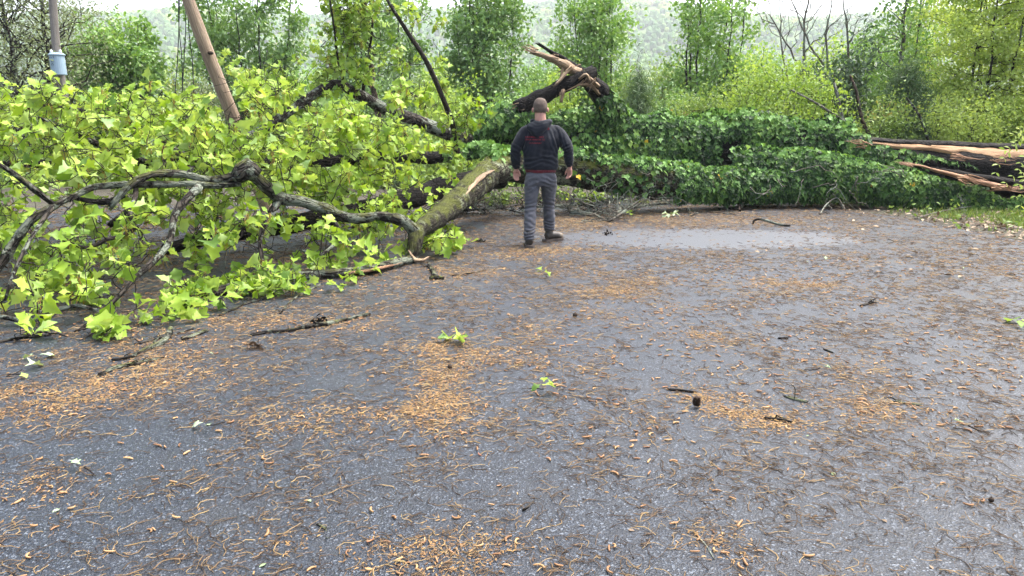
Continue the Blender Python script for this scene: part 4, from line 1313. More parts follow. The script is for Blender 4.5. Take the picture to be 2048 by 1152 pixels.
for i in front:
    leaf_obj(IVY, ivm[int(yg[i])], IM[i], IC[i])
g = Geo()
for k in range(26):                                   # woody ivy stems and loops
    px = rng.uniform(1010, 1900)
    Y = 14.3 if px < 1500 else 13.6
    a = at(px, rng.uniform(330, 385), Y - 0.75)
    b = a + [rng.normal(0, 0.5), rng.normal(0, 0.12), rng.normal(-0.1, 0.15)]
    b[2] = max(b[2], 0.05)
    tube(g, wander(a, b, 9, 0.5, 0.009, 0.005, 0.12 * rng.normal()), 5, seed=k)
mk('vine_stems', g, MAT['pale_twig'], IVY, tc=True, kind='stuff')
# ------------------------------------------------------------------ the man
FOOT = gr(1080, 489)
PO = np.array([FOOT[0], FOOT[1] - 0.14, 0.0])

def remesh(geo, voxel, smooth=6, dec=1.0, fac=0.5):
    me = geo.mesh('tmp', [], smooth=True)
    o = bpy.data.objects.new('tmp', me)
    COL.objects.link(o)
    a = o.modifiers.new('r', 'REMESH')
    a.mode, a.voxel_size = 'VOXEL', voxel
    b = o.modifiers.new('s', 'SMOOTH')
    b.factor, b.iterations = fac, smooth
    if dec < 1:
        c = o.modifiers.new('d', 'DECIMATE')
        c.ratio = dec
    dg = bpy.context.evaluated_depsgraph_get()
    res = bpy.data.meshes.new_from_object(o.evaluated_get(dg))
    bpy.data.objects.remove(o)
    bpy.data.meshes.remove(me)
    res.polygons.foreach_set('use_smooth', np.full(len(res.polygons), True))
    return res

def vco(me):
    a = np.zeros(len(me.vertices) * 3, np.float32)
    me.vertices.foreach_get('co', a)
    return a.reshape(-1, 3).astype(float)

def vno(me):
    a = np.zeros(len(me.vertices) * 3, np.float32)
    me.vertices.foreach_get('normal', a)
    return a.reshape(-1, 3).astype(float)

def setco(me, V):
    me.vertices.foreach_set('co', V.astype(np.float32).ravel())
    me.update()

def chain(g, pts, sides=14, step=0.02, flat=None):
    tube(g, spline(pts, step), sides, flat=flat)

def rings(g, rows, sides=28):
    """closed loft through rows (x, y, z, half width, half depth)"""
    rows = np.asarray(rows, float)
    z = np.linspace(0, 1, len(rows))
    zz = np.linspace(0, 1, len(rows) * 5)
    Rr = np.stack([np.interp(zz, z, rows[:, k]) for k in range(5)], 1)
    th = np.linspace(0, 2 * PI, sides, endpoint=False)
    V = []
    for x, y, h, a, b in Rr:
        V.append(np.stack([x + a * np.sign(np.cos(th)) * np.abs(np.cos(th)) ** 0.8, y + b * np.sign(np.sin(th)) * np.abs(np.sin(th)) ** 0.8, np.full(sides, h)], -1))
    n = len(V)
    V = np.vstack(V + [Rr[:1, :3], Rr[-1:, :3]])
    i = np.arange(n - 1)[:, None] * sides
    j = np.arange(sides)[None]
    k = (j + 1) % sides
    Q = np.stack([i + j, i + k, i + sides + k, i + sides + j], -1).reshape(-1, 4)
    j = np.arange(sides)
    k = (j + 1) % sides
    m = n * sides
    b = (n - 1) * sides
    g.add(V, [Q, np.stack([np.full(sides, m), k, j], -1), np.stack([np.full(sides, m + 1), b + j, b + k], -1)])

MAN = thing('person', 'man in a dark hooded sweatshirt, grey trousers and work boots walking away', 'person', PO)
def mput(name, me, mat, parent=MAN):
    me.materials.clear()
    me.materials.append(mat)
    o = bpy.data.objects.new(name, me)
    COL.objects.link(o)
    o.parent = parent
    ORG[o.name] = PO
    return o

# joints (local: x right, y ahead, z up; feet on z = 0)
ty = 0.14                                            # the torso rides between the feet
SHL, ELL, WRL = np.array([-.205, ty, 1.46]), np.array([-.315, ty - .03, 1.20]), np.array([-.315, ty + .05, .975])
SHR, ELR, WRR = np.array([.215, ty, 1.46]), np.array([.335, ty - .06, 1.22]), np.array([.372, ty + .0, 1.00])
HIL, KNL, ANL = np.array([-.095, ty - .02, .88]), np.array([-.13, .08, .49]), np.array([-.145, -.08, .11])
HIR, KNR, ANR = np.array([.095, ty - .02, .88]), np.array([.118, .30, .50]), np.array([.132, .38, .13])
HEAD = np.array([-.01, ty + .01, 1.722])

g = Geo()                                            # body: one continuous figure
ball(g, HEAD + [0, 0, .02], (.086, .100, .112), 24, 16)
ball(g, HEAD + [0, .035, -.065], (.068, .066, .060), 20, 12)
chain(g, [np.r_[HEAD + [0, -.012, -.03], .066], np.r_[HEAD + [0, -.018, -.10], .070], np.r_[-.005, ty - .01, 1.53, .080]])
ball(g, HEAD + [0, .102, -.012], (.012, .02, .022))  # nose
ball(g, HEAD + [0, .112, -.026], (.016, .013, .010))
ball(g, HEAD + [0, .078, .028], (.055, .022, .012))  # brow
ball(g, HEAD + [0, .088, -.062], (.022, .012, .008)) # lips
ball(g, HEAD + [0, .085, -.105], (.024, .018, .016)) # chin
for s in (-1, 1):
    M_ = Matrix.Rotation(s * R(-18), 3, 'Z')
    ball(g, HEAD + [s * .096, -.006, -.018], (.012, .022, .034), 12, 8, np.array(M_))
rings(g, [(0, ty, .80, .15, .10), (0, ty, .95, .165, .115), (0, ty, 1.1, .16, .11), (0, ty, 1.3, .18, .115), (0, ty, 1.42, .165, .085), (0, ty, 1.51, .09, .07)])
for SH, EL, WR in ((SHL, ELL, WRL), (SHR, ELR, WRR)):
    chain(g, [np.r_[SH * [.86, 1, 1] + [0, 0, -.03], .046], np.r_[(SH + EL) / 2, .046], np.r_[EL, .040], np.r_[(EL + WR) / 2, .04], np.r_[WR, .029]])
for HI, KN, AN in ((HIL, KNL, ANL), (HIR, KNR, ANR)):
    chain(g, [np.r_[HI, .088], np.r_[(HI + KN) / 2, .078], np.r_[KN, .056], np.r_[(KN * .6 + AN * .4), .055], np.r_[AN, .04]])

def hand(g, WR, s, yaw):
    """palm, four curled fingers and a thumb; s = -1 left, 1 right; the palm faces back"""
    Rz = np.array(Matrix.Rotation(yaw, 3, 'Z'))
    def w(x, y, z, r):
        return np.r_[WR + Rz @ np.array([x * s, y, z]), r]
    chain(g, [w(0, 0, .02, .027), w(0, 0, -.02, .028), w(0, 0, -.045, .029)], 10, .01)
    for k, (x, ln, r) in enumerate(((-.030, .062, .0092), (-.010, .072, .0098), (.010, .068, .0095), (.029, .052, .0085))):
        a = w(x * .7, .0, -.035, .012)
        b = w(x, .0, -.085, r + .002)
        c = w(x, -.010 - .002 * k, -.085 - ln * .48, r)
        d = w(x * .98, -.034 - .003 * k, -.085 - ln * .80, r * .95)
        e = w(x * .95, -.05 - .003 * k, -.085 - ln * .86, r * .8)
        chain(g, [a, b, c, d, e], 8, .008)
    for x in (-.02, 0, .02):
        chain(g, [w(x, 0, -.03, .017), w(x, 0, -.085, .014)], 8, .01)
    chain(g, [w(-.022, .0, -.022, .016), w(-.042, -.012, -.05, .0125), w(-.050, -.022, -.078, .0105), w(-.045, -.033, -.10, .009)], 8, .008)
hand(g, WRL, -1, R(12))
hand(g, WRR, 1, R(-40))
skin = simple('skin', (0.36, 0.19, 0.14), 0.5, 0.4, (0.31, 0.145, 0.11), 25)
body = mput('body', remesh(g, 0.0055, 3, 0.35, 0.4), skin)
for s in (-1, 1):
    g = Geo(); ball(g, PO + HEAD + [s * .031, .083, .012], (.012, .012, .012)); e_ = mk('eye', g, simple('eye', (0.6, 0.6, 0.58), 0.2, 0.5, (0.5, 0.5, 0.48)), MAN)

# cropped hair and short beard
g = Geo()
u = np.linspace(0, 2 * PI, 44, endpoint=False)
v = np.linspace(0.02, PI * 0.86, 30)
Pn = np.stack([np.outer(np.sin(v), np.cos(u)), np.outer(np.sin(v), np.sin(u)), np.outer(np.cos(v), np.ones(44))], -1)
Ph = np.sign(Pn) * np.abs(Pn) ** .88 * np.array([.0895, .1040, .1140]) + HEAD + [0, 0, .02]
i = np.arange(29)[:, None] * 44
j = np.arange(44)[None]
Q = np.stack([i + j, i + 44 + j, i + 44 + (j + 1) % 44, i + (j + 1) % 44], -1).reshape(-1, 4)
Pf = Ph.reshape(-1, 3)
cq = Pf[Q].mean(1) - HEAD
line = np.where(cq[:, 1] < .0, -.062 + .02 * np.clip((cq[:, 1] + .06) / .06, 0, 1), np.interp(cq[:, 1], [0, .03, .05, .09], [-.03, .0, .06, .085]))
line = line + .014 + (vnoise(cq, 120, 9) - .5) * .022
Q = Q[cq[:, 2] > line]
kn = (fbm(Pf, 110, 3, 2) - .5) * .011 + (fbm(Pf, 18, 5, 2) - .5) * .010
Pf = Pf + (Pf - HEAD) / np.linalg.norm(Pf - HEAD, axis=1)[:, None] * kn[:, None]
g.add(Pf, Q)
me = g.mesh('hair', [])
hair = simple('hair', (0.045, 0.034, 0.027), 0.8, 0.15, (0.13, 0.10, 0.08), 170, 0.002)
ho_ = mput('hair', me, hair)
g = Geo()
bm = (Pn * np.array([.0735, .0725, .070]) + HEAD + [0, .034, -.062]).reshape(-1, 3)
cq = bm[np.stack([i + j, i + 44 + j, i + 44 + (j + 1) % 44, i + (j + 1) % 44], -1).reshape(-1, 4)].mean(1) - HEAD
QQ = np.stack([i + j, i + 44 + j, i + 44 + (j + 1) % 44, i + (j + 1) % 44], -1).reshape(-1, 4)
g.add(bm, QQ[(cq[:, 2] < -.045) & (cq[:, 1] > .0)])
mput('beard', g.mesh('beard', []), hair)

# hooded sweatshirt
g = Geo()
rings(g, [(0, ty, .965, .205, .145), (0, ty, .985, .214, .152), (0, ty, 1.03, .222, .158), (0, ty, 1.12, .215, .152), (0, ty, 1.25, .232, .155), (0, ty, 1.36, .238, .148), (0, ty, 1.43, .215, .125), (0, ty, 1.485, .18, .110), (0, ty, 1.54, .125, .095), (-.004, ty, 1.585, .088, .084)], 36)
for SH, EL, WR, s in ((SHL, ELL, WRL, -1), (SHR, ELR, WRR, 1)):
    d = norm(WR - EL)
    chain(g, [np.r_[SH + [-s * .08, 0, .0], .076], np.r_[SH + [s * .0, 0, -.03], .078], np.r_[(SH + EL) / 2 + [s * .006, 0, 0], .076], np.r_[EL + [s * .004, 0, .02], .068], np.r_[(EL + WR) / 2, .064], np.r_[WR - d * .065, .060], np.r_[WR - d * .045, .052], np.r_[WR - d * .005, .042]], 20)
hd = remesh(g, 0.011, 8)
V, Nn = vco(hd), vno(hd)
def folds(V, arr):
    h = np.zeros(len(V))
    for (cx, cz, dx, dz, amp, wl, ex, sx) in arr:        # bands of creases running along (dx, dz)
        t_ = (V[:, 0] - cx) * dx + (V[:, 2] - cz) * dz
        q = -(V[:, 0] - cx) * dz + (V[:, 2] - cz) * dx
        wob = (fbm(V, 7, 2, 2) - .5) * .07
        h += amp * np.sin((q + wob) * 6.283 / wl) * np.exp(-(q / ex) ** 2 - (t_ / sx) ** 2)
    return h
h = folds(V, [(.20, 1.33, .35, -.94, .010, .05, .09, .14), (-.20, 1.33, -.3, -.95, .009, .05, .08, .14), (.12, 1.10, .93, -.35, .008, .06, .09, .14), (-.1, 1.06, .98, .2, .007, .055, .08, .16),
              (.33, 1.2, .8, .5, .009, .04, .09, .08), (-.31, 1.19, .8, -.5, .009, .04, .09, .08), (.36, 1.06, .9, .2, .007, .03, .06, .08), (-.315, 1.04, .95, -.1, .007, .03, .06, .08), (0, 1.27, .2, .98, .005, .09, .2, .2)])
h += (fbm(V, 9, 7, 3) - .5) * .024
V = V + Nn * h[:, None]
setco(hd, V)
def cloth(name, a, b, sc=6.0, rough=0.85):
    m, t, out = nodes(name)
    co = objco(t)
    f = noise(t, co, sc, 4, 0.6)
    w = noise(t, co, 420, 2, 0.6)
    c = ramp(t, mth(t, 'ADD', mth(t, 'MULTIPLY', f, 0.7), mth(t, 'MULTIPLY', w, 0.3)), [(0.35, a), (0.65, b)])
    p = N(t, 'BsdfPrincipled', Roughness=rough)
    p.inputs['Specular IOR Level'].default_value = 0.25
    p.inputs['Sheen Weight'].default_value = 0.06
    t.links.new(c, p.inputs['Base Color'])
    t.links.new(bump(t, w, 0.0015), p.inputs['Normal'])
    t.links.new(p.outputs[0], out.inputs['Surface'])
    return m
navy = cloth('navy_fleece', (0.0028, 0.0044, 0.0085), (0.007, 0.0098, 0.0165))
hoodie = mput('sweatshirt', hd, navy)
bvh = BVHTree.FromPolygons([tuple(v_) for v_ in V], [tuple(p.vertices) for p in hd.polygons])
# hood lying on the back: folds sweeping down from the shoulders
g = Geo()
yb_ = ty - .125
for (xl, zl, xm, zm, xr, zr, r, dy) in ((-.095, 1.555, -.03, 1.535, .10, 1.575, .034, .012), (-.14, 1.535, -.045, 1.505, .115, 1.565, .034, .0), (-.165, 1.515, -.055, 1.472, .105, 1.54, .034, -.008), (-.165, 1.49, -.065, 1.437, .085, 1.50, .032, -.012), (-.14, 1.455, -.07, 1.408, .045, 1.45, .028, -.012), (-.10, 1.42, -.06, 1.388, .0, 1.41, .022, -.008)):
    chain(g, [np.r_[xl, yb_ + .055, zl, r * .8], np.r_[(xl + xm) / 2, yb_ + .006 + dy, (zl * .4 + zm * .6), r], np.r_[xm, yb_ - .004 + dy, zm, r], np.r_[(xr + xm) / 2, yb_ + .004 + dy, (zr * .4 + zm * .6), r], np.r_[xr, yb_ + .06, zr, r * .8]], 12, .015)
for s in (-1, 1):
    chain(g, [np.r_[s * .10, yb_ + .07, 1.56, .036], np.r_[s * .105, ty + .03, 1.56, .036], np.r_[s * .06, ty + .105, 1.50, .034], np.r_[s * .02, ty + .135, 1.45, .026]], 12, .015)
hm_ = remesh(g, 0.0075, 4)
V, Nn = vco(hm_), vno(hm_)
V = V + Nn * ((fbm(V, 14, 5, 2) - .5) * .010)[:, None]
setco(hm_, V)
hood = mput('hood', hm_, navy, hoodie)
# faded red print: rows of small strokes and a small emblem, laid on the cloth
def on_back(x, z):
    hit = bvh.ray_cast(Vector((x, -1.0, z)), Vector((0, 1, 0)))
    return None if hit[0] is None else np.array(hit[0]) + [0, -.0035, 0]
g = Geo()
def stroke(x0, z0, x1, z1, w):
    a, b = on_back(x0, z0), on_back(x1, z1)
    if a is None or b is None:
        return
    d = norm(b - a)
    sd = norm(np.cross(d, [0, 1, 0])) * w
    V_ = np.array([a - sd, a + sd, b + sd, b - sd])
    V_ = np.vstack([V_ + [0, .003, 0], V_ + [0, -.0006, 0]]) + PO
    g.add(V_, np.array([[4, 5, 6, 7], [0, 1, 5, 4], [1, 2, 6, 5], [2, 3, 7, 6], [3, 0, 4, 7]]))
def glyphs(x0, x1, z, hgt, gaps):
    x = x0
    while x < x1:
        if not any(a < x < b for a, b in gaps):
            k = random.random()
            stroke(x, z, x, z + hgt, .0022)
            if k < .6: stroke(x, z + hgt * .95, x + .009, z + hgt * .95, .0020)
            if k > .3: stroke(x, z + hgt * .5, x + .008, z + hgt * .5, .0018)
            if k > .5: stroke(x + .009, z, x + .009, z + hgt, .0020)
            if k < .25: stroke(x, z + .001, x + .009, z + .001, .0020)
        x += .0155
glyphs(-.195, .035, 1.368, .017, [(-.075, -.035)])
glyphs(-.200, .045, 1.338, .016, [(-.125, -.112), (.0, .01)])
glyphs(-.145, .0, 1.296, .013, [])
for (a, b, c, d) in ((.073, 1.468, .088, 1.505), (.088, 1.505, .100, 1.470), (.073, 1.468, .100, 1.470), (.080, 1.478, .088, 1.49), (.088, 1.49, .094, 1.476)):
    stroke(a, b, c, d, .003)
mk('print', g, simple('red_print', (0.22, 0.018, 0.026), 0.7, 0.2, (0.12, 0.015, 0.024), 60), hoodie, smooth=False)
# red shirt hem below
g = Geo()
rings(g, [(0, ty, .932, .188, .138), (0, ty, .94, .196, .144), (0, ty, .975, .198, .142)], 32)
me = remesh(g, .008, 3)
V = vco(me); V += vno(me) * ((fbm(V * [1, 1, .3], 22, 5, 2) - .5) * .018)[:, None]; setco(me, V)
mput('shirt', me, cloth('maroon_cotton', (0.055, 0.006, 0.010), (0.10, 0.012, 0.018)))
# trousers
g = Geo()
rings(g, [(0, ty, .76, .17, .125), (0, ty, .82, .192, .145), (0, ty, .88, .192, .142), (0, ty, .95, .182, .128)], 32)
for HI, KN, AN, s in ((HIL, KNL, ANL, -1), (HIR, KNR, ANR, 1)):
    chain(g, [np.r_[HI + [0, 0, .0], .105], np.r_[HI * .7 + KN * .3, .104], np.r_[HI * .4 + KN * .6, .09], np.r_[KN, .075], np.r_[KN * .6 + AN * .4, .078], np.r_[KN * .25 + AN * .75, .073], np.r_[AN + [0, 0, .05], .071], np.r_[AN + [0, -.004, -.015 if s < 0 else .02], .072]], 22)
me = remesh(g, .010, 7)
V, Nn = vco(me), vno(me)
h = folds(V, [(-.11, .78, .9, .45, .007, .05, .10, .10), (.1, .80, .9, -.4, .007, .05, .10, .10), (-.12, .5, .95, .3, .009, .05, .09, .10), (.115, .52, .95, -.3, .009, .05, .09, .10), (-.137, .18, .98, .12, .013, .042, .08, .12), (.122, .22, .98, -.1, .011, .042, .08, .12), (-.13, .33, .9, -.4, .006, .06, .1, .1), (.12, .36, .9, .4, .006, .06, .1, .1)])
h += (fbm(V, 8, 17, 3) - .5) * .028
setco(me, V + Nn * h[:, None])
grey = cloth('grey_canvas', (0.05, 0.052, 0.062), (0.078, 0.08, 0.093), 5)
trs = mput('trousers', me, grey)
bv2 = BVHTree.FromPolygons([tuple(v_) for v_ in vco(me)], [tuple(p.vertices) for p in me.polygons])
for (cx, cz) in ((-.105, .80), (.105, .80)):             # back pockets
    g = Geo()
    pv_ = []
    for x, z in ((-.06, .06), (.06, .06), (.06, -.05), (0, -.072), (-.06, -.05)):
        hit = bv2.ray_cast(Vector((cx + x, -1, cz + z)), Vector((0, 1, 0)))
        pv_.append(np.array(hit[0]) if hit[0] is not None else np.array([cx + x, ty - .13, cz + z]))
    pv_ = np.array(pv_) + PO
    V_ = np.vstack([pv_ + [0, .004, 0], pv_ + [0, -.006, 0]])
    g.add(V_, [np.array([[5, 6, 7, 8]]), np.array([[0, 1, 6, 5], [1, 2, 7, 6], [2, 3, 8, 7], [3, 4, 9, 8], [4, 0, 5, 9]]), np.array([[5, 8, 9]])])
    mk('pocket', g, grey, trs, smooth=False)
# boots
leather = simple('worn_leather', (0.014, 0.011, 0.009), 0.5, 0.4, (0.03, 0.025, 0.02), 30, 0.003)
toe = simple('pale_toe', (0.16, 0.13, 0.09), 0.55, 0.4, (0.07, 0.055, 0.04), 25, 0.003)  # toe caps much paler than the rest of the boot
solem = simple('boot_sole', (0.03, 0.03, 0.03), 0.8, 0.2, (0.10, 0.075, 0.06), 14)
for AN, hd_, tilt in ((ANL, R(4), 0.0), (ANR, R(-58), 0.0)):
    ax = np.array([math.sin(-hd_), math.cos(-hd_), 0])
    sx = np.array([ax[1], -ax[0], 0])
    c = np.array([AN[0], AN[1], 0])
    def q(f, s, z, r):
        return np.r_[c + ax * f + sx * s + [0, 0, z], r]
    g = Geo()
    chain(g, [q(-.005, 0, .22, .045), q(-.005, 0, .16, .048), q(-.005, 0, .10, .052)], 16)
    chain(g, [q(-.055, 0, .075, .046), q(0, 0, .082, .050), q(.07, 0, .085, .048), q(.13, 0, .072, .049), q(.175, .0, .062, .043), q(.20, 0, .058, .033)], 16)
    me = remesh(g, .008, 4)
    bt = mput('boot', me, leather)
    g = Geo()
    chain(g, [q(.135, 0, .072, .047), q(.168, 0, .067, .0465), q(.195, 0, .062, .038), q(.212, 0, .056, .026)], 16)
    mput('toe_cap', remesh(g, .007, 3), toe, bt)
    g = Geo()
    out_ = []
    for f, w_ in ((-.10, .022), (-.085, .042), (-.05, .050), (0, .046), (.05, .046), (.11, .056), (.16, .055), (.20, .042), (.222, .02)):
        out_.append((f, w_))
    poly = [(f, w_) for f, w_ in out_] + [(f, -w_) for f, w_ in out_[::-1]]
    lo_ = [(c + ax * f + sx * w_ + [0, 0, .002 + (.012 if .0 < f < .05 else 0)]) for f, w_ in poly]
    hi_ = [(c + ax * f + sx * w_ * 1.03 + [0, 0, .036]) for f, w_ in poly]
    V_ = np.array(lo_ + hi_) + PO
    k = len(poly)
    jj = np.arange(k)
    g.add(V_, [np.stack([jj, (jj + 1) % k, k + (jj + 1) % k, k + jj], -1), (k + jj)[None], jj[::-1][None]])
    mk('sole', g, solem, bt, smooth=False)

# ------------------------------------------------------------------ poles and cables
pb = gz(120, 20)
pt_, pb_ = at(96, -170, 20), at(134, 235, 20)
b_ = pb_ + (pb_ - pt_) * 0.35
root = thing('utility_pole', 'grey weathered utility pole carrying a pale blue transformer', 'utility pole', b_)
g = Geo()
tube(g, spline([np.r_[b_, .125], np.r_[pb_, .115], np.r_[at(112, 90, 20), .10], np.r_[pt_, .085]], 0.4), 14, 0.03, 4)
mk('shaft', g, MAT['pole_grey'], root, tc=True)
tc_ = at(116, 129, 19.72)
s20 = mpx(19.72)
ax_ = norm(at(112, 90, 20) - at(121, 150, 20))
g = Geo()
tube(g, np.array([np.r_[tc_ + ax_ * z, r] for z, r in ((-20 * s20, 12 * s20), (-19 * s20, 13.2 * s20), (16 * s20, 13.2 * s20), (16.5 * s20, 12.5 * s20))]), 24)
can = mk('transformer', g, MAT['can'], root, smooth=False)
g = Geo()
tube(g, np.array([np.r_[tc_ + ax_ * z, r] for z, r in ((16.5 * s20, 15.0 * s20), (18 * s20, 15.2 * s20), (21 * s20, 11 * s20), (22 * s20, 3 * s20))]), 24)
mk('lid', g, MAT['can'], can, smooth=False)
for s in (-1, 1):
    g = Geo()
    q = tc_ + [s * 8.5 * s20, -2 * s20, 20 * s20]
    tube(g, np.array([np.r_[q + [0, 0, z * s20], r * s20] for z, r in ((-3, 2.2), (0, 2.4), (1, 3.4), (2, 2.4), (3, 3.2), (4, 2.2), (6, 2.4), (7, 1.2))]), 12)
    mk('bushing', g, simple('porcelain', (0.55, 0.58, 0.60), 0.3, 0.5), can)
g = Geo()                                             # worn dark digits and a seam on the can
f0 = tc_ + [0, -13.6 * s20, 0]
for (x, z, w_, h_) in ((-8.5, 12, 1.3, .8), (-3.5, 12, 1.3, .8), (1, 12.5, .7, 2.2), (-4, 6, .6, 3), (-2.8, 1, 2, .5), (-4.5, -1.5, .5, 1.6), (-1.0, -1.5, .5, 1.6)):
    yy = -math.sqrt(max(0.01, 13.5 ** 2 - x ** 2)) * s20
    box(g, tc_ + [x * s20, yy, z * s20], (w_ * s20 * .6, .006, h_ * s20 * .8))
mk('marking', g, simple('dark_marking', (0.05, 0.07, 0.09), 0.6), can, smooth=False)
g = Geo(); box(g, tc_ + [0, .20, 8 * s20], (.05, .09, .02)); box(g, tc_ + [0, .20, -10 * s20], (.05, .09, .02)); mk('bracket', g, MAT['pole_grey'], root, smooth=False)

P0, P1 = at(465, 232, 13.0), at(352, -70, 12.6)
bs = P0 + (P0 - P1) * ((P0[2] + 0.15) / (P1[2] - P0[2]))
root = thing('broken_pole', 'pale brown bare wooden pole tilted to the left behind the fallen crown', 'pole', [bs[0], bs[1], 0])
g = Geo()
sp = spline([np.r_[bs, 14.5 * mpx(13)], np.r_[P0, 13 * mpx(13)], np.r_[at(410, 92, 12.8), 12 * mpx(13)], np.r_[P1, 10.5 * mpx(13)]], 0.15)
tube(g, sp, 16, 0.07, 3.5)
mk('shaft', g, MAT['pole'], root, tc=True)
g = Geo(); ball(g, at(421, 106, 12.7), (.05, .05, .03), 10, 6); mk('knot', g, MAT['bark_brown'], root)
for lab, pp in (('thin black cable hanging slack, leftmost behind the round-topped tree', [(360, -60), (358, 50), (355, 120), (351, 235)]), ('thin black cable hanging slack, crossing close right of the leftmost cable', [(356, -60), (358, 52), (364, 120), (368, 235)]),
                ('thin black cable hanging slack behind the other cables', [(373, -60), (371, 66), (368, 120), (366, 235)]), ('thin black cable hanging nearest the tilted pole', [(374, -60), (378, 66), (384, 110), (392, 235)])):
    g = Geo()
    pts = [np.r_[at(x, y, 14.6), .0085] for x, y in pp]
    e = pts[-1].copy(); e[2] = 0.02; e[0] += 0.1
    tube(g, spline(pts + [e], 0.15), 5)
    tag(mk('cable', g, MAT['black'], base=[e[0], e[1], 0]), lab, 'cable', 'slack cables by the tilted pole')
# ------------------------------------------------------------------ litter on the drive
# patches where chaff has drifted together: picture centre, half sizes in picture px, weight
PATCH = [(850, 697, 55, 12, 1.0), (885, 735, 45, 35, 1.0), (878, 790, 40, 40, 1.0), (890, 830, 65, 26, 1.6), (960, 718, 70, 14, .6), (1000, 710, 40, 10, .4), (620, 835, 85, 24, 1.2), (765, 832, 50, 16, .7),
         (1080, 668, 55, 16, .6), (1160, 735, 55, 22, .5), (1210, 583, 55, 9, 1.2), (1290, 566, 60, 8, .8), (1560, 568, 60, 8, 1.0), (1640, 572, 40, 6, .7), (1395, 671, 50, 10, .9), (1345, 610, 60, 10, .4),
         (1400, 790, 60, 20, .8), (1470, 822, 70, 20, 1.0), (1540, 850, 60, 16, 1.1), (1745, 815, 90, 28, 1.1), (1725, 735, 70, 16, .7), (330, 735, 110, 34, 1.0), (230, 775, 90, 26, .7), (100, 800, 80, 30, .6), (60, 830, 80, 20, .7), (40, 785, 50, 14, .6),
         (730, 655, 60, 14, .6), (860, 1100, 110, 42, 1.3), (1000, 1110, 80, 40, .5), (560, 1085, 60, 20, .3), (1440, 1080, 60, 26, .7), (1110, 500, 60, 10, .9), (1010, 510, 60, 10, .5), (1150, 545, 60, 8, .5), (640, 640, 90, 18, .5), (560, 640, 80, 14, .5),
         (450, 650, 70, 16, .6), (900, 545, 70, 12, .5), (980, 545, 60, 8, .4), (1180, 620, 50, 8, .6), (1300, 440, 120, 12, .5), (1150, 445, 80, 10, .5), (1500, 440, 120, 10, .4), (100, 1000, 90, 40, .35), (60, 960, 80, 30, .4), (300, 690, 100, 20, .6), (1240, 640, 80, 8, .5), (800, 560, 90, 14, .5)]
PC = np.array([gr(x, y)[:2] for x, y, *_ in PATCH])
PR = []
for (x, y, a, b, w), c in zip(PATCH, PC):
    PR.append((a * c[1] / F * 1.15, abs(gr(x, y - b)[1] - gr(x, y + b)[1]) / 2 * 1.15))
PR = np.array(PR)
PWt = np.array([p[4] for p in PATCH])
def patch_w(P):
    q = ((P[:, None, 0] - PC[:, 0]) / PR[:, 0]) ** 2 + ((P[:, None, 1] - PC[:, 1]) / PR[:, 1]) ** 2
    wob = 0.55 + 0.9 * fbm(np.column_stack([P[:, :2], np.zeros(len(P))]), 2.3, 21, 3)
    return (PWt * np.exp(-1.1 * (q / wob[:, None]) ** 0.75)).sum(1)
WC = gr(1400, 476)[:2]
def wet_w(P):
    """the clear, wet stretch of drive where hardly anything lies"""
    q = ((P[:, 0] - WC[0]) / 2.5) ** 2 + ((P[:, 1] - WC[1]) / 0.95) ** 2
    return np.exp(-q ** 2)
def field(n, y0=2.0, y1=14.2, power=1.0):
    Y = y0 + (y1 - y0) * rng.random(n) ** power
    X = (rng.random(n) * 2 - 1) * (0.72 * Y + 1.8)
    keep = rng.random(n) < (0.72 * Y + 1.8) / (0.72 * y1 + 1.8)
    P = np.column_stack([X, Y, np.zeros(n)])[keep]
    return P[in_asphalt(P)]

# curled threads of spent catkins
P = field(340000)
cl = fbm(P, 1.6, 33, 3)
cl2 = fbm(P, 5.0, 35, 2)
pr = np.clip(0.22 + 1.5 * (cl - 0.38) + 1.3 * (cl2 - .42), 0.05, 1) * (1 - 0.93 * wet_w(P))
pr *= np.clip(1.25 - 0.05 * P[:, 1], 0.5, 1) 
pr += 0.5 * np.minimum(patch_w(P), 1)
P = P[rng.random(len(P)) < pr * 0.8]
n = len(P)
ns = 5
far = np.clip((P[:, 1] - 2) / 10, 0, 1)
Ls = rng.uniform(0.03, 0.115, n)
ang = rng.random(n) * 6.283
rad = rng.uniform(0.0008, 0.0016, n) * (1 + 0.9 * far)
c = P.copy()
curv = rng.normal(0, 0.28, n)
pts = np.zeros((n, ns + 1, 3))
a = ang.copy()
pts[:, 0] = c
for k in range(ns):
    a = a + curv + rng.normal(0, 0.38, n)
    c = c + np.column_stack([np.cos(a), np.sin(a), np.zeros(n)]) * (Ls / ns)[:, None]
    pts[:, k + 1] = c
lift = np.abs(rng.normal(0, 0.0025, (n, ns + 1))) + np.sin(np.linspace(0, PI, ns + 1))[None] * np.abs(rng.normal(0, 0.004, (n, 1)))
tan = np.gradient(pts, axis=1)
sd = norm(np.stack([-tan[..., 1], tan[..., 0], np.zeros_like(tan[..., 0])], -1))
rr = rad[:, None] * rng.uniform(0.6, 1.4, (n, ns + 1))
A = pts + sd * rr[..., None]; B = pts - sd * rr[..., None]; M_ = pts.copy()
A[..., 2] = lift + 0.0008; B[..., 2] = lift + 0.0008; M_[..., 2] = lift + 1.7 * rr + 0.0008
V = np.stack([A, M_, B], 2).reshape(n, -1, 3)
k = np.arange(ns)[:, None] * 3 + np.array([[0, 1]])
k = k.ravel()
Fq = np.stack([k, k + 1, k + 4, k + 3], -1)
g = Geo()
Fc = (Fq[None] + (np.arange(n) * (3 * (ns + 1)))[:, None, None]).reshape(-1, 4)
g.add(V.reshape(-1, 3), Fc, np.repeat(np.clip(rng.random(n) ** 1.4 + 0.3 * np.minimum(patch_w(P), 1), 0, .999), len(Fq)))
mk('catkin_threads', g, MAT['string'], kind='stuff')
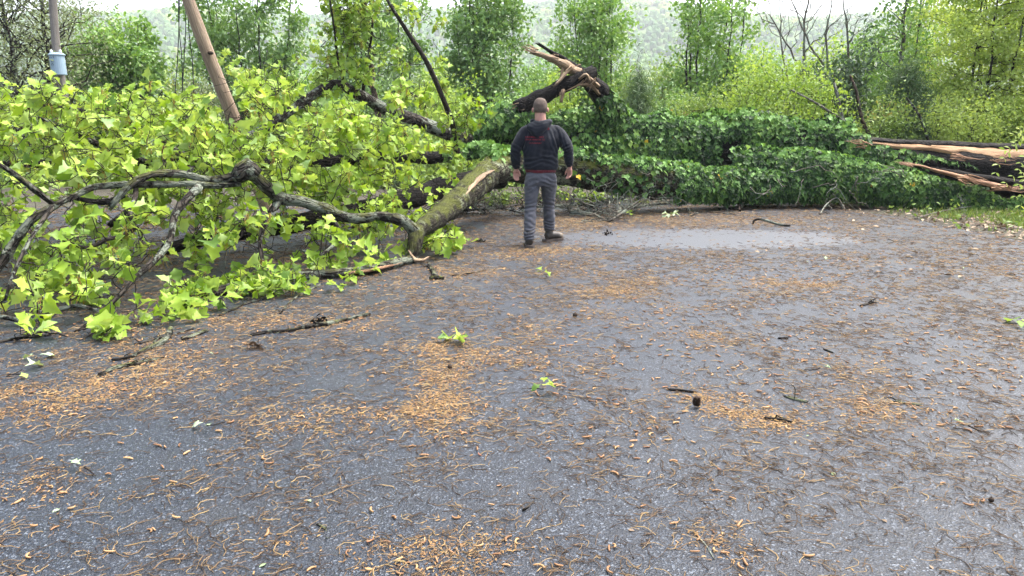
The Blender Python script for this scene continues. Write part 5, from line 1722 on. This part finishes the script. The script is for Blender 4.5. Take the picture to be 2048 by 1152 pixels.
print('threads', n)

# chaff: small flakes, dense in the drifts
def flakes(P, smin, smax, zmax):
    n = len(P)
    TV = np.array([(-.5, -.14, 0), (.5, -.10, .0), (.45, .14, .02), (-.45, .12, 0), (0, 0, .22)], float)
    TF = np.array([(0, 1, 4), (1, 2, 4), (2, 3, 4), (3, 0, 4)])
    s = rng.uniform(smin, smax, n)
    a = rng.random(n) * 6.283
    M = np.zeros((n, 3, 3))
    M[:, 0, 0], M[:, 0, 1], M[:, 1, 0], M[:, 1, 1], M[:, 2, 2] = np.cos(a) * s, -np.sin(a) * s, np.sin(a) * s, np.cos(a) * s, s
    M[:, 2, 0] = rng.normal(0, .12, n) * s
    T = P.copy()
    T[:, 2] = 0.002 + rng.random(n) * zmax
    return TV, TF, M, T
g = Geo()
Q = []
for (x, y, a_, b_, w), c, r in zip(PATCH, PC, PR):
    m = int(min(16000, 9000 * w * (r[0] * r[1]) ** 0.9 * 2.6 + 500))
    th = rng.random(m) * 6.283
    rd = rng.random(m) ** 0.62 * 1.6
    q = np.column_stack([c[0] + r[0] * rd * np.cos(th), c[1] + r[1] * rd * np.sin(th), np.zeros(m)])
    Q.append(q[rng.random(m) < np.minimum(1, patch_w(q) * 0.8 + 0.05) * np.clip(0.2 + 1.5 * (fbm(q, 7, 61, 2) - .3), .05, 1)])
Q = np.vstack(Q)
Q = Q[in_asphalt(Q)]
g.scatter(*flakes(Q, .006, .021, .007), np.clip(rng.random(len(Q)) * .8 + .25 * vnoise(Q, 3, 9), 0, .999))
P = field(30000)
P = P[rng.random(len(P)) < np.clip(.12 + 1.5 * (fbm(P, 2.1, 37, 3) - .4), .03, .7) * (1 - .85 * wet_w(P))]
g.scatter(*flakes(P, .006, .022, .003), rng.random(len(P)))
mk('catkin_chaff', g, MAT['chaff'], kind='stuff')
print('chaff', len(Q) + len(P))

# scraps of torn leaf and bark among the litter
P = field(2600)
P = P[rng.random(len(P)) < np.clip(.15 + 1.2 * (fbm(P, .9, 91, 3) - .4), .03, .6)]
P[:, 2] = .004
for nm, mt, a_, b_ in (('leaf_scraps', 'pale_leaf', 0, .35), ('dead_leaf_scraps', 'dead_leaf', .35, 1)):
    i0, i1 = int(len(P) * a_), int(len(P) * b_)
    q = P[i0:i1]
    d = rdir(len(q)); d[:, 2] *= .15
    s = rng.uniform(.010, .034, len(q))
    g = Geo()
    g.scatter(LEAF4, LEAF4F, orient(d, rdir(len(q)) * .3 + [0, 0, 1]) * s[:, None, None], q, rng.random(len(q)) * .75)
    mk(nm, g, MAT[mt], kind='stuff', smooth=False)

# plump curled catkins
def catkin_mesh(seed):
    r = np.random.default_rng(seed)
    L = r.uniform(.028, .046)
    bend = r.choice([.4, .9, 1.6, 2.6]) * r.choice([-1, 1])
    k = 6
    a, p = 0.0, np.zeros(3)
    pts = []
    for i in range(k):
        t_ = i / (k - 1)
        pts.append([p[0], p[1], .0042, .0040 * (0.55 + .55 * math.sin(PI * (0.12 + .8 * t_)))])
        a += bend / k
        p = p + np.array([math.cos(a), math.sin(a), 0]) * L / (k - 1)
    pts = np.array(pts)
    pts[:, :2] -= pts[:, :2].mean(0)
    g = Geo()
    tube(g, pts, 5, 0.25, 260, seed=seed)
    return g
CK = [catkin_mesh(s) for s in range(14)]
CKM = [q.mesh('catkin', MAT['catkin'], single=True) for q in CK]
P = field(40000)
pr = np.clip(.12 + 1.4 * (fbm(P, 1.3, 53, 3) - .38), .06, .8) * (1 - .97 * wet_w(P)) * np.clip(1.3 - .09 * P[:, 1], .35, 1) * np.clip(.55 + .16 * P[:, 0], .4, 1.2)
pr += .45 * np.minimum(patch_w(P), 1.2)
P = P[rng.random(len(P)) < pr]
px, py, dp = proj(P)
vis = (px > 4) & (px < 2044) & (py > 600) & (py < 1148)
order = np.argsort(np.where(vis, dp, 99))
single = order[:300]
for i in single:
    o = bpy.data.objects.new('catkin', CKM[rng.integers(len(CKM))])
    COL.objects.link(o)
    s = rng.uniform(.8, 1.25)
    o.scale = (s, s, s)
    o.location = (P[i, 0], P[i, 1], rng.uniform(0.001, .004))
    o.rotation_euler = (rng.normal(0, .1), rng.normal(0, .1), rng.random() * 6.283)
    tag(o, 'fallen orange-tan catkin lying curled on the wet asphalt close to the viewer', 'catkin', 'loose catkins strewn over the near asphalt')
rest = np.ones(len(P), bool)
rest[single] = False
P = P[rest]
g = Geo()
kk = rng.integers(0, len(CK), len(P))
for j, q in enumerate(CK):
    s_ = kk == j
    m = int(s_.sum())
    if not m:
        continue
    a = rng.random(m) * 6.283
    s = rng.uniform(.8, 1.25, m)
    M = np.zeros((m, 3, 3))
    M[:, 0, 0], M[:, 0, 1], M[:, 1, 0], M[:, 1, 1], M[:, 2, 2] = np.cos(a) * s, -np.sin(a) * s, np.sin(a) * s, np.cos(a) * s, s
    T = P[s_].copy(); T[:, 2] = .002
    rv = rng.random(m)
    TV = q.verts()
    off = 0
    for Lf, Sf in zip(q.L, q.S):
        g.scatter(TV, Lf.reshape(len(Sf), -1), M, T, rv)
mk('catkin_litter', g, MAT['catkin'], kind='stuff')
print('catkins', len(P))

# ------------------------------------------------------------------ leaf sprays lying on the drive
PALE = []
for TV, TF in LT[:4]:
    g = Geo(); g.add(TV, TF, 0.1)
    PALE.append(g.mesh('leaf', MAT['pale_leaf'], single=True))
def spray(label, px, py, n, size, flat=0.25, mat='oak', sd=0):
    meshes = PALE if 'pale' in label or 'whitish' in label else LEAFME
    c = gr(px, py)
    root = thing('leaf_spray', label, 'leaf', c, 'green oak leaves lying on the drive')
    a0 = rng.random() * 6.28
    g = Geo()
    e = c + [0.10 * math.cos(a0), 0.10 * math.sin(a0), 0.006]
    tube(g, wander(c + [0, 0, .02], e, 4, .3, .004, .003), 5)
    mk('stem', g, MAT['twig'], root, tc=True)
    for k in range(n):
        a = a0 + PI + (k - (n - 1) / 2) * (4.6 / max(n, 2)) + rng.normal(0, .2)
        d = norm(np.array([math.cos(a), math.sin(a), rng.uniform(0, flat)]))
        s = size * rng.uniform(.75, 1.15)
        M = orient(d[None], np.array([[rng.normal(0, .25), rng.normal(0, .25), 1.0]]))[0] * s
        leaf_obj(root, meshes[rng.integers(len(meshes))], M, c + d * .02 + [0, 0, .03 + .05 * flat])
spray('light green oak spray flat on the orange drift, middle of the drive', 902, 688, 6, .105, .15)
spray('bright green leaf pair standing up on the open asphalt in the middle', 1087, 785, 5, .065, .45)
spray('small bright leaf on the asphalt a few steps behind the man', 1087, 553, 3, .09, .5)
spray('small leaf spray beside the torn reddish splinter under the crown', 676, 582, 5, .10, .5)
spray('little green leaf tuft on the drive left of the man', 937, 496, 4, .11, .8)
spray('green leaf spray on the drive in front of the long pale stick by the ivy', 1340, 434, 7, .13, .3)
spray('small green leaf on the drive by the twig tangle', 1262, 432, 3, .11, .3)
spray('light green oak leaf at the right edge of the drive', 2036, 652, 4, .13, .3)
spray('torn pale leaf lying alone on the near left asphalt', 415, 858, 2, .06, .1)
spray('single whitish-green leaf flat on the near left asphalt', 170, 943, 1, .05, .05)
spray('whitish leaf on the drive between the two twigs at the right', 1640, 742, 1, .06, .1)
spray('pale leaf flat under the crown at the left edge', 75, 720, 2, .10, .1)
spray('pale leaf on the dark chaff below the crown near the left edge', 45, 745, 1, .11, .1)
spray('small pale leaf lying near the right edge among many catkins', 1935, 858, 1, .06, .1)
# pale flat bits
for lab, px, py in (('tiny green leaf scrap below the crown, near the two lichen sticks', 40, 755), ('little pale leaf scrap on the clear wet asphalt', 1650, 518)):
    spray(lab, px, py, 1, .05, .1)

# ------------------------------------------------------------------ sticks
def stick(label, pp, mat='bark_lichen', name='stick', side=0, lump=.35, lift=None, cat='stick', group='sticks lying on the drive'):
    P = []
    for q in pp:
        x, y, r = q[:3]
        h = q[3] if len(q) > 3 else 0.0
        c = gr(x, y)
        rr = r * mpx(c[1])
        P.append(np.r_[c[0], c[1], rr * .8 + h, rr])
    root = thing(name, label, cat, [P[0][0], P[0][1], 0], group)
    g = Geo()
    s = spline(P, .02)
    tube(g, s, 8, lump, 25, .01, .015, seed=len(P))
    mk('shaft', g, MAT[mat], root, tc=True)
    if side:
        g = Geo()
        for _ in range(side):
            i = rng.integers(2, max(3, len(s) - 2))
            L = rng.uniform(.05, .16)
            e = s[i, :3] + norm(np.array([rng.normal(), rng.normal(), abs(rng.normal()) * .3])) * L
            e[2] = max(e[2], .004)
            tube(g, wander(s[i, :3], e, 5, .6, s[i, 3] * .5, .0015), 4)
        mk('twigs', g, MAT[mat], root, tc=True, kind='stuff')
    return root
stick('long thin lichen-spotted stick lying in the open in front of the crown', [(502, 672, 3), (540, 666, 4), (575, 664, 3.5), (620, 656, 5), (660, 650, 5), (690, 642, 3.5), (738, 631, 4)], side=4)
stick('bent lichen-covered stick, the upper of the two by the left chaff drift', [(225, 722, 3), (262, 716, 4), (295, 701, 5), (325, 688, 6), (338, 672, 6), (342, 660, 5)], side=2)
stick('straight pale stick, the lower of the two by the left chaff drift', [(200, 752, 4), (235, 738, 5), (275, 730, 4.5), (305, 722, 3), (330, 716, 2)], side=1)
stick('stubby forked stick on the drive below the elbow of the lichen branch', [(868, 558, 5), (868, 548, 5), (862, 540, 4), (858, 530, 3)], side=2)
stick('short mossy chip next to the stubby forked stick', [(860, 560, 4), (872, 559, 5), (886, 559, 3)], 'bark_moss')
stick('thin bowed stick arching off the far drive, right of the clear wet asphalt', [(1506, 449, 2.0, 0), (1508, 449, 2.2, .05), (1520, 450, 2.4, .075), (1540, 452, 2.6, .05), (1560, 453, 2.4, .015), (1578, 453, 2.2, 0)], 'bark')
stick('small dark three-armed twig on the right half of the drive', [(1722, 613, 2.2), (1735, 609, 2.6), (1750, 606, 1.6)], 'bark', side=3)
stick('small forked grey-green twig between the drifts at the right', [(1570, 794, 1.8), (1588, 800, 2.4), (1612, 805, 2.6)], side=3)
stick('short pale stick beside the right-hand chaff drift', [(1788, 804, 1.6), (1812, 808, 2.2), (1840, 811, 2.6)], side=2)
stick('small pale lichen chip in front of the long stick', [(366, 682, 3), (385, 675, 4), (412, 664, 4)], side=1)
stick('little white-green chip alone on the near asphalt', [(636, 1050, 2.5), (650, 1058, 3)], 'bark_lichen', side=1)
stick('little dark twig chip on the near asphalt in the middle', [(1047, 1022, 3), (1058, 1013, 2.4), (1066, 1004, 1.4)], 'bark')
stick('thin straw-like stem lying at an angle on the near right asphalt', [(1390, 1068, 1.2), (1412, 1092, 1.6), (1428, 1118, 1.4)], 'pale_twig')
stick('dark stub of wood on the right half of the drive, one of two short ones', [(1558, 678, 2.2), (1574, 678, 2.4)], 'bark_wet')
stick('dark stub of wood left of the white leaf at the right', [(1648, 700, 2.0), (1664, 706, 1.6)], 'bark_wet')
stick('dark rotten stick lying along the brown diagonal drift', [(1335, 780, 2.2), (1365, 783, 2.8), (1392, 786, 2)], 'bark_wet')
stick('dark chip of bark in the brown drift at the right', [(1530, 838, 3), (1560, 842, 4), (1580, 846, 3)], 'bark_wet', side=1)
stick('dark twig lying near the left edge under the crown', [(-20, 690, 3), (40, 678, 3), (100, 672, 2.4)], 'bark', side=4)
stick('grey twig behind the two lichen sticks, touching the crown', [(270, 690, 2.2), (330, 676, 2.6), (385, 660, 2.2)], 'bark', side=4)
stick('thin twig on the open drive right of the torn splinter', [(905, 552, 1.4), (940, 548, 1.6), (972, 541, 1)], 'bark')
stick('tangled grey twig lying off the lower edge of the crown, by the leaf tuft', [(440, 632, 2), (500, 606, 2.6), (560, 590, 3), (620, 570, 3)], 'bark_lichen', side=9)
stick('thin grey twig reaching out of the crown onto the drive', [(560, 628, 1.6), (580, 606, 2), (610, 585, 2.2), (640, 572, 2)], 'bark_lichen', side=8)

# pine cone, nut and dark clumps
c = gr(1393, 815)
root = thing('pine_cone', 'dark pine cone on the brown diagonal drift at the right', 'pine cone', c)
g = Geo()
for k in range(90):
    z = k / 90
    a = k * 2.4
    r = .019 * math.sin(PI * (0.12 + .80 * z)) + .003
    p0 = c + [r * .6 * math.cos(a), r * .6 * math.sin(a), .008 + z * .055]
    M = orient(np.array([[math.cos(a), math.sin(a), .25]]), np.array([[0, 0, 1.0]]))[0]
    g.scatter(np.array([(-.5, 0, 0), (.5, 0, 0), (.55, .8, .12), (0, 1.1, .2), (-.55, .8, .12), (0, .5, .25)]) * .013, np.array([(0, 1, 5), (1, 2, 5), (2, 3, 5), (3, 4, 5), (4, 0, 5)]), M[None], p0[None], np.array([.3]))
mk('scales', g, MAT['cone'], root, smooth=False)
g = Geo(); ball(g, c + [0, 0, .034], (.010, .010, .026)); mk('core', g, MAT['cone'], root)
for lab, px, py, s in (('small round gall on the bright chaff drift', 900, 738, .016), ('small round dark nut on the drive, right of the bright chaff', 1150, 634, .02), ('dark nut lying at the right among many catkins', 1982, 1004, .012)):
    c = gr(px, py)
    g = Geo(); ball(g, c + [0, 0, s * .9], (s, s * .9, s * .95), 14, 10)
    tube(g, np.array([np.r_[c + [0, 0, s * 1.75], s * .3], np.r_[c + [0, .004, s * 2.0], s * .18]]), 6)
    tag(mk('oak_gall', g, MAT['bark_brown'], base=c), lab, 'nut')
for lab, px, py in (('dark crumpled dead leaf clump below the long stick', 510, 697), ('dark crumpled bark clump on the far drive', 960, 484), ('small dark clump of rotten bark by the long stick', 640, 645), ('small dark clump on the far drive near the wet asphalt', 1215, 470)):
    c = gr(px, py)
    g = Geo()
    m = 26
    C_ = c + np.column_stack([rng.normal(0, .035, m), rng.normal(0, .02, m), rng.uniform(.004, .04, m)])
    leaf_scatter(g, C_, .045, (LEAF4, LEAF4F), 0, rng.random(m) * .25)
    tag(mk('bark_clump', g, MAT['dead_leaf'] if 'leaf' in lab else MAT['bark_wet'], base=c, smooth=False), lab, 'debris', kind='stuff')

# ------------------------------------------------------------------ brush and dead branches along the far edge
def gy(px, py, h=0.0):
    return gr(px, py) + [0, 0, h]
def brush(label, pts, r, mat, ntw, Ltw, grp='dead branches along the foot of the fallen trunk'):
    P = [np.r_[gy(x, y, h), r * (1 - .55 * i / (len(pts) - 1))] for i, (x, y, h) in enumerate(pts)]
    for q in P: q[2] = max(q[2], q[3] * .8)
    root = thing('dead_branch', label, 'branch', [P[0][0], P[0][1], 0], grp)
    g = Geo()
    s = spline(P, .06)
    tube(g, s, 8, .2, 14, .02, .03)
    mk('shaft', g, MAT[mat], root, tc=True)
    if ntw:
        g = Geo()
        for _ in range(ntw):
            i = rng.integers(1, len(s) - 1)
            L = Ltw * rng.uniform(.4, 1.2)
            d = norm(np.array([rng.normal(), rng.normal() * .6, rng.normal() * .6 + .25]))
            e = s[i, :3] + d * L
            e[2] = max(e[2], .01)
            w = wander(s[i, :3], e, 8, .8, s[i, 3] * .5, .004, .1 * rng.normal())
            w[:, 2] = np.maximum(w[:, 2], .006)
            tube(g, w, 5, cap=False)
            for q in range(2):
                j = rng.integers(2, 7)
                e = w[j, :3] + norm(rng.normal(0, 1, 3)) * L * .45
                e[2] = max(e[2], .008)
                tube(g, wander(w[j, :3], e, 6, .8, .005, .002), 4, cap=False)
        mk('twigs', g, MAT[mat], root, tc=True, kind='stuff')
brush('long pale lichen-covered branch lying along the edge of the drive right of the man', [(1246, 421, 0), (1275, 416, .02), (1300, 412, .03), (1340, 410, .03), (1362, 411, .02)], .035, 'bark_lichen', 3, .4)
brush('pale leaning stick propped upright against the ivy-topped stem', [(1236, 436, 0), (1246, 425, .28), (1258, 418, .62)], .028, 'pale_twig', 1, .4)
brush('brown bent branch arching down to the drive in front of the ivy', [(1404, 408, .18), (1430, 408, .22), (1452, 410, .24), (1472, 416, .14), (1480, 423, 0)], .045, 'bark_brown', 3, .5)
brush('flat pale branch in the grass at the edge, right of the brown bent one', [(1440, 421, 0), (1480, 416, .02), (1530, 410, .03), (1580, 404, .03)], .03, 'bark_lichen', 4, .5)
brush('grey twiggy branch sprawling on the drive just right of the man', [(1140, 428, .02), (1185, 434, .05), (1215, 444, .02), (1240, 440, .1), (1290, 425, .3)], .026, 'pale_twig', 34, .75)
brush('second grey twiggy branch tangled behind the leaning pale stick', [(1170, 420, .1), (1220, 424, .2), (1290, 424, .35), (1330, 420, .55)], .022, 'pale_twig', 30, .75)
brush('grey twig tangle standing on the dark chaff, by the far right shoulder', [(1540, 412, .05), (1580, 409, .12), (1620, 410, .08), (1650, 408, .18)], .022, 'pale_twig', 28, .6)
brush('curled pale twig on the leaf-strewn shoulder', [(1640, 430, 0), (1652, 422, .12), (1672, 418, .2), (1690, 425, .05)], .016, 'pale_twig', 6, .4)
brush('thin dark twig lying on the drive in front of the long pale branch', [(1380, 434, 0), (1400, 428, .03), (1440, 429, .03), (1470, 431, .02)], .011, 'bark', 5, .3)
brush('dark twig mat under the mossy stem, left of the man', [(870, 430, .02), (930, 428, .06), (1000, 426, .08), (1040, 428, .02)], .022, 'bark', 40, .65)
brush('dark twig mat below the ivy-topped stem behind the man', [(1040, 422, .05), (1100, 424, .1), (1170, 422, .1), (1200, 426, .02)], .022, 'bark', 40, .65)
brush('grey twig lying half buried in the grass near the right edge', [(1830, 440, .02), (1880, 430, .06), (1940, 424, .1)], .014, 'pale_twig', 8, .4)

# ------------------------------------------------------------------ shoulder: dead leaves, grass, low green
def shoulder(n, x0, x1, y0, y1):
    px = rng.uniform(x0, x1, n); py = y0 + (y1 - y0) * rng.random(n)
    P = np.array([gr(a, b) for a, b in zip(px, py)])
    return P
P = np.vstack([shoulder(15000, 1480, 2300, 395, 560), shoulder(2500, 1380, 1700, 396, 425), shoulder(6000, 780, 1700, 388, 424)])
P = P[~in_asphalt(P) | (rng.random(len(P)) < .015)]
P = P[rng.random(len(P)) < np.clip(.25 + 1.6 * (fbm(P, 1.4, 71, 3) - .35), .05, 1)]
g = Geo()
C_ = P + np.column_stack([np.zeros((len(P), 2)), rng.uniform(.006, .035, len(P))])
d = rdir(len(P)); d[:, 2] *= .25
s = rng.uniform(.04, .10, len(P))
g.scatter(LEAF4, LEAF4F, orient(d, rdir(len(P)) * .5 + [0, 0, 1]) * s[:, None, None], C_, rng.random(len(P)))
mk('dead_leaves', g, MAT['dead_leaf'], kind='stuff', smooth=False)
BL = np.array([(-.06, 0, 0), (.06, 0, 0), (.045, .55, .05), (0, 1, .22), (-.045, .55, .05)], float)
BLF = np.array([(0, 1, 2), (0, 2, 4), (4, 2, 3)])
P = np.vstack([shoulder(9000, 1480, 2300, 392, 560), shoulder(3500, 1360, 1750, 388, 416), shoulder(2500, 880, 1300, 405, 416), shoulder(4000, 1850, 2300, 425, 560)])
P = P[~in_asphalt(P)]
P = P[rng.random(len(P)) < np.clip(.02 + 2.2 * (fbm(P, 1.1, 73, 3) - .46), .01, 1)]
n = len(P)
m = 5
PP = np.repeat(P, m, 0) + np.column_stack([rng.normal(0, .03, (n * m, 2)), np.zeros(n * m)])
d = np.column_stack([rng.normal(0, .45, (n * m, 2)), np.ones(n * m)])
s = rng.uniform(.04, .13, n * m)
g = Geo()
g.scatter(BL, BLF, orient(norm(d), rdir(n * m)) * s[:, None, None], PP, np.repeat(rng.random(n), m) * .8 + rng.random(n * m) * .19)
mk('grass', g, MAT['grass'], kind='stuff', smooth=False)
P = np.vstack([shoulder(2600, 1380, 1720, 380, 412), shoulder(250, 1780, 2200, 400, 480), shoulder(1200, 860, 1300, 396, 420)])
P = P[~in_asphalt(P)]
g = Geo()
P[:, 2] += rng.uniform(.01, .22, len(P))
leaf_scatter(g, P, .07, (LEAF4, LEAF4F), -.1, np.clip(vnoise(P, 2, 3) * .6 + rng.random(len(P)) * .4, 0, .9))
mk('weeds', g, MAT['shrub'], kind='stuff', smooth=False)

# low green sprigs under the mossy stem, and the ash sprig at the right edge
def sprig(label, base, tips_, r, mat, nl, size):
    root = thing('leafy_sprig', label, 'plant', base, 'leafy sprigs around the fallen trunk')
    g, gl = Geo(), Geo()
    C_ = []
    for tp in tips_:
        w = wander(np.asarray(base, float), np.asarray(tp, float), 8, .3, r, .003, .1)
        tube(g, w, 5)
        for k in range(nl):
            i = rng.integers(2, 8)
            C_.append(w[i, :3] + rng.normal(0, .04, 3))
    leaf_scatter(gl, np.array(C_), size, (LEAF4, LEAF4F), .4)
    mk('stem', g, MAT['twig'], root, tc=True)
    mk('leaves', gl, MAT[mat], root, smooth=False, kind='stuff')
for lab, px, py, n, sp, mat in (('low yellow-green sprig under the ivy-topped stem just right of the man', 1165, 412, 5, .35, 'yellow_green'), ('low green sprig under the mossy stem just left of the man', 1010, 414, 6, .4, 'shrub'), ('dark green sprig on the ground between the mossy stem and the trunk', 940, 412, 6, .45, 'pear'), ('pale green tuft in front of the ivy beside the flat pale branch', 1510, 404, 6, .35, 'elm')):
    b = gr(px, py)
    sprig(lab, b, [b + [rng.normal(0, sp), rng.normal(0, .15), rng.uniform(.15, .5)] for _ in range(n)], .008, mat, 34, .085)
b = np.array([at(2140, 330, 12.6)[0], 12.6, 0.0])
root = thing('ash_sprig', 'green sprig of paired leaflets hanging in front of the split trunk at the right edge', 'plant', b)
g, gl = Geo(), Geo()
top = at(2110, 250, 12.5)
tube(g, spline([np.r_[b, .02], np.r_[at(2150, 300, 12.5), .014], np.r_[top, .008]], .1), 6)
LV = []
for (x0, y0, x1, y1) in ((2090, 255, 1992, 345), (2100, 262, 2012, 365), (2105, 270, 2030, 392), (2100, 256, 2010, 300), (2110, 280, 2046, 345), (2100, 250, 2030, 270), (2110, 290, 2040, 410)):
    a, e = at(x0, y0, 12.5), at(x1, y1, 12.35)
    w = wander(a, e, 11, .25, .005, .002, .12)
    tube(g, w, 4)
    for i in range(2, 11):
        tt = norm(w[min(i + 1, 10), :3] - w[i - 1, :3])
        for s in (-1, 1):
            side = norm(np.cross(tt, [0, -1, .2])) * s
            LV.append((w[i, :3], norm(side + tt * .5 + [0, -.05, -.15]), norm(np.array([0, -.6, .8]) + rng.normal(0, .25, 3))))
C_, D_, N_ = (np.array([q[k] for q in LV]) for k in range(3))
gl.scatter(LEAF4 * [.8, 1, 1], LEAF4F, orient(D_, N_) * rng.uniform(.07, .11, len(C_))[:, None, None], C_, rng.random(len(C_)))
mk('stem', g, MAT['twig'], root, tc=True)
mk('leaves', gl, MAT['elm'], root, smooth=False, kind='stuff')
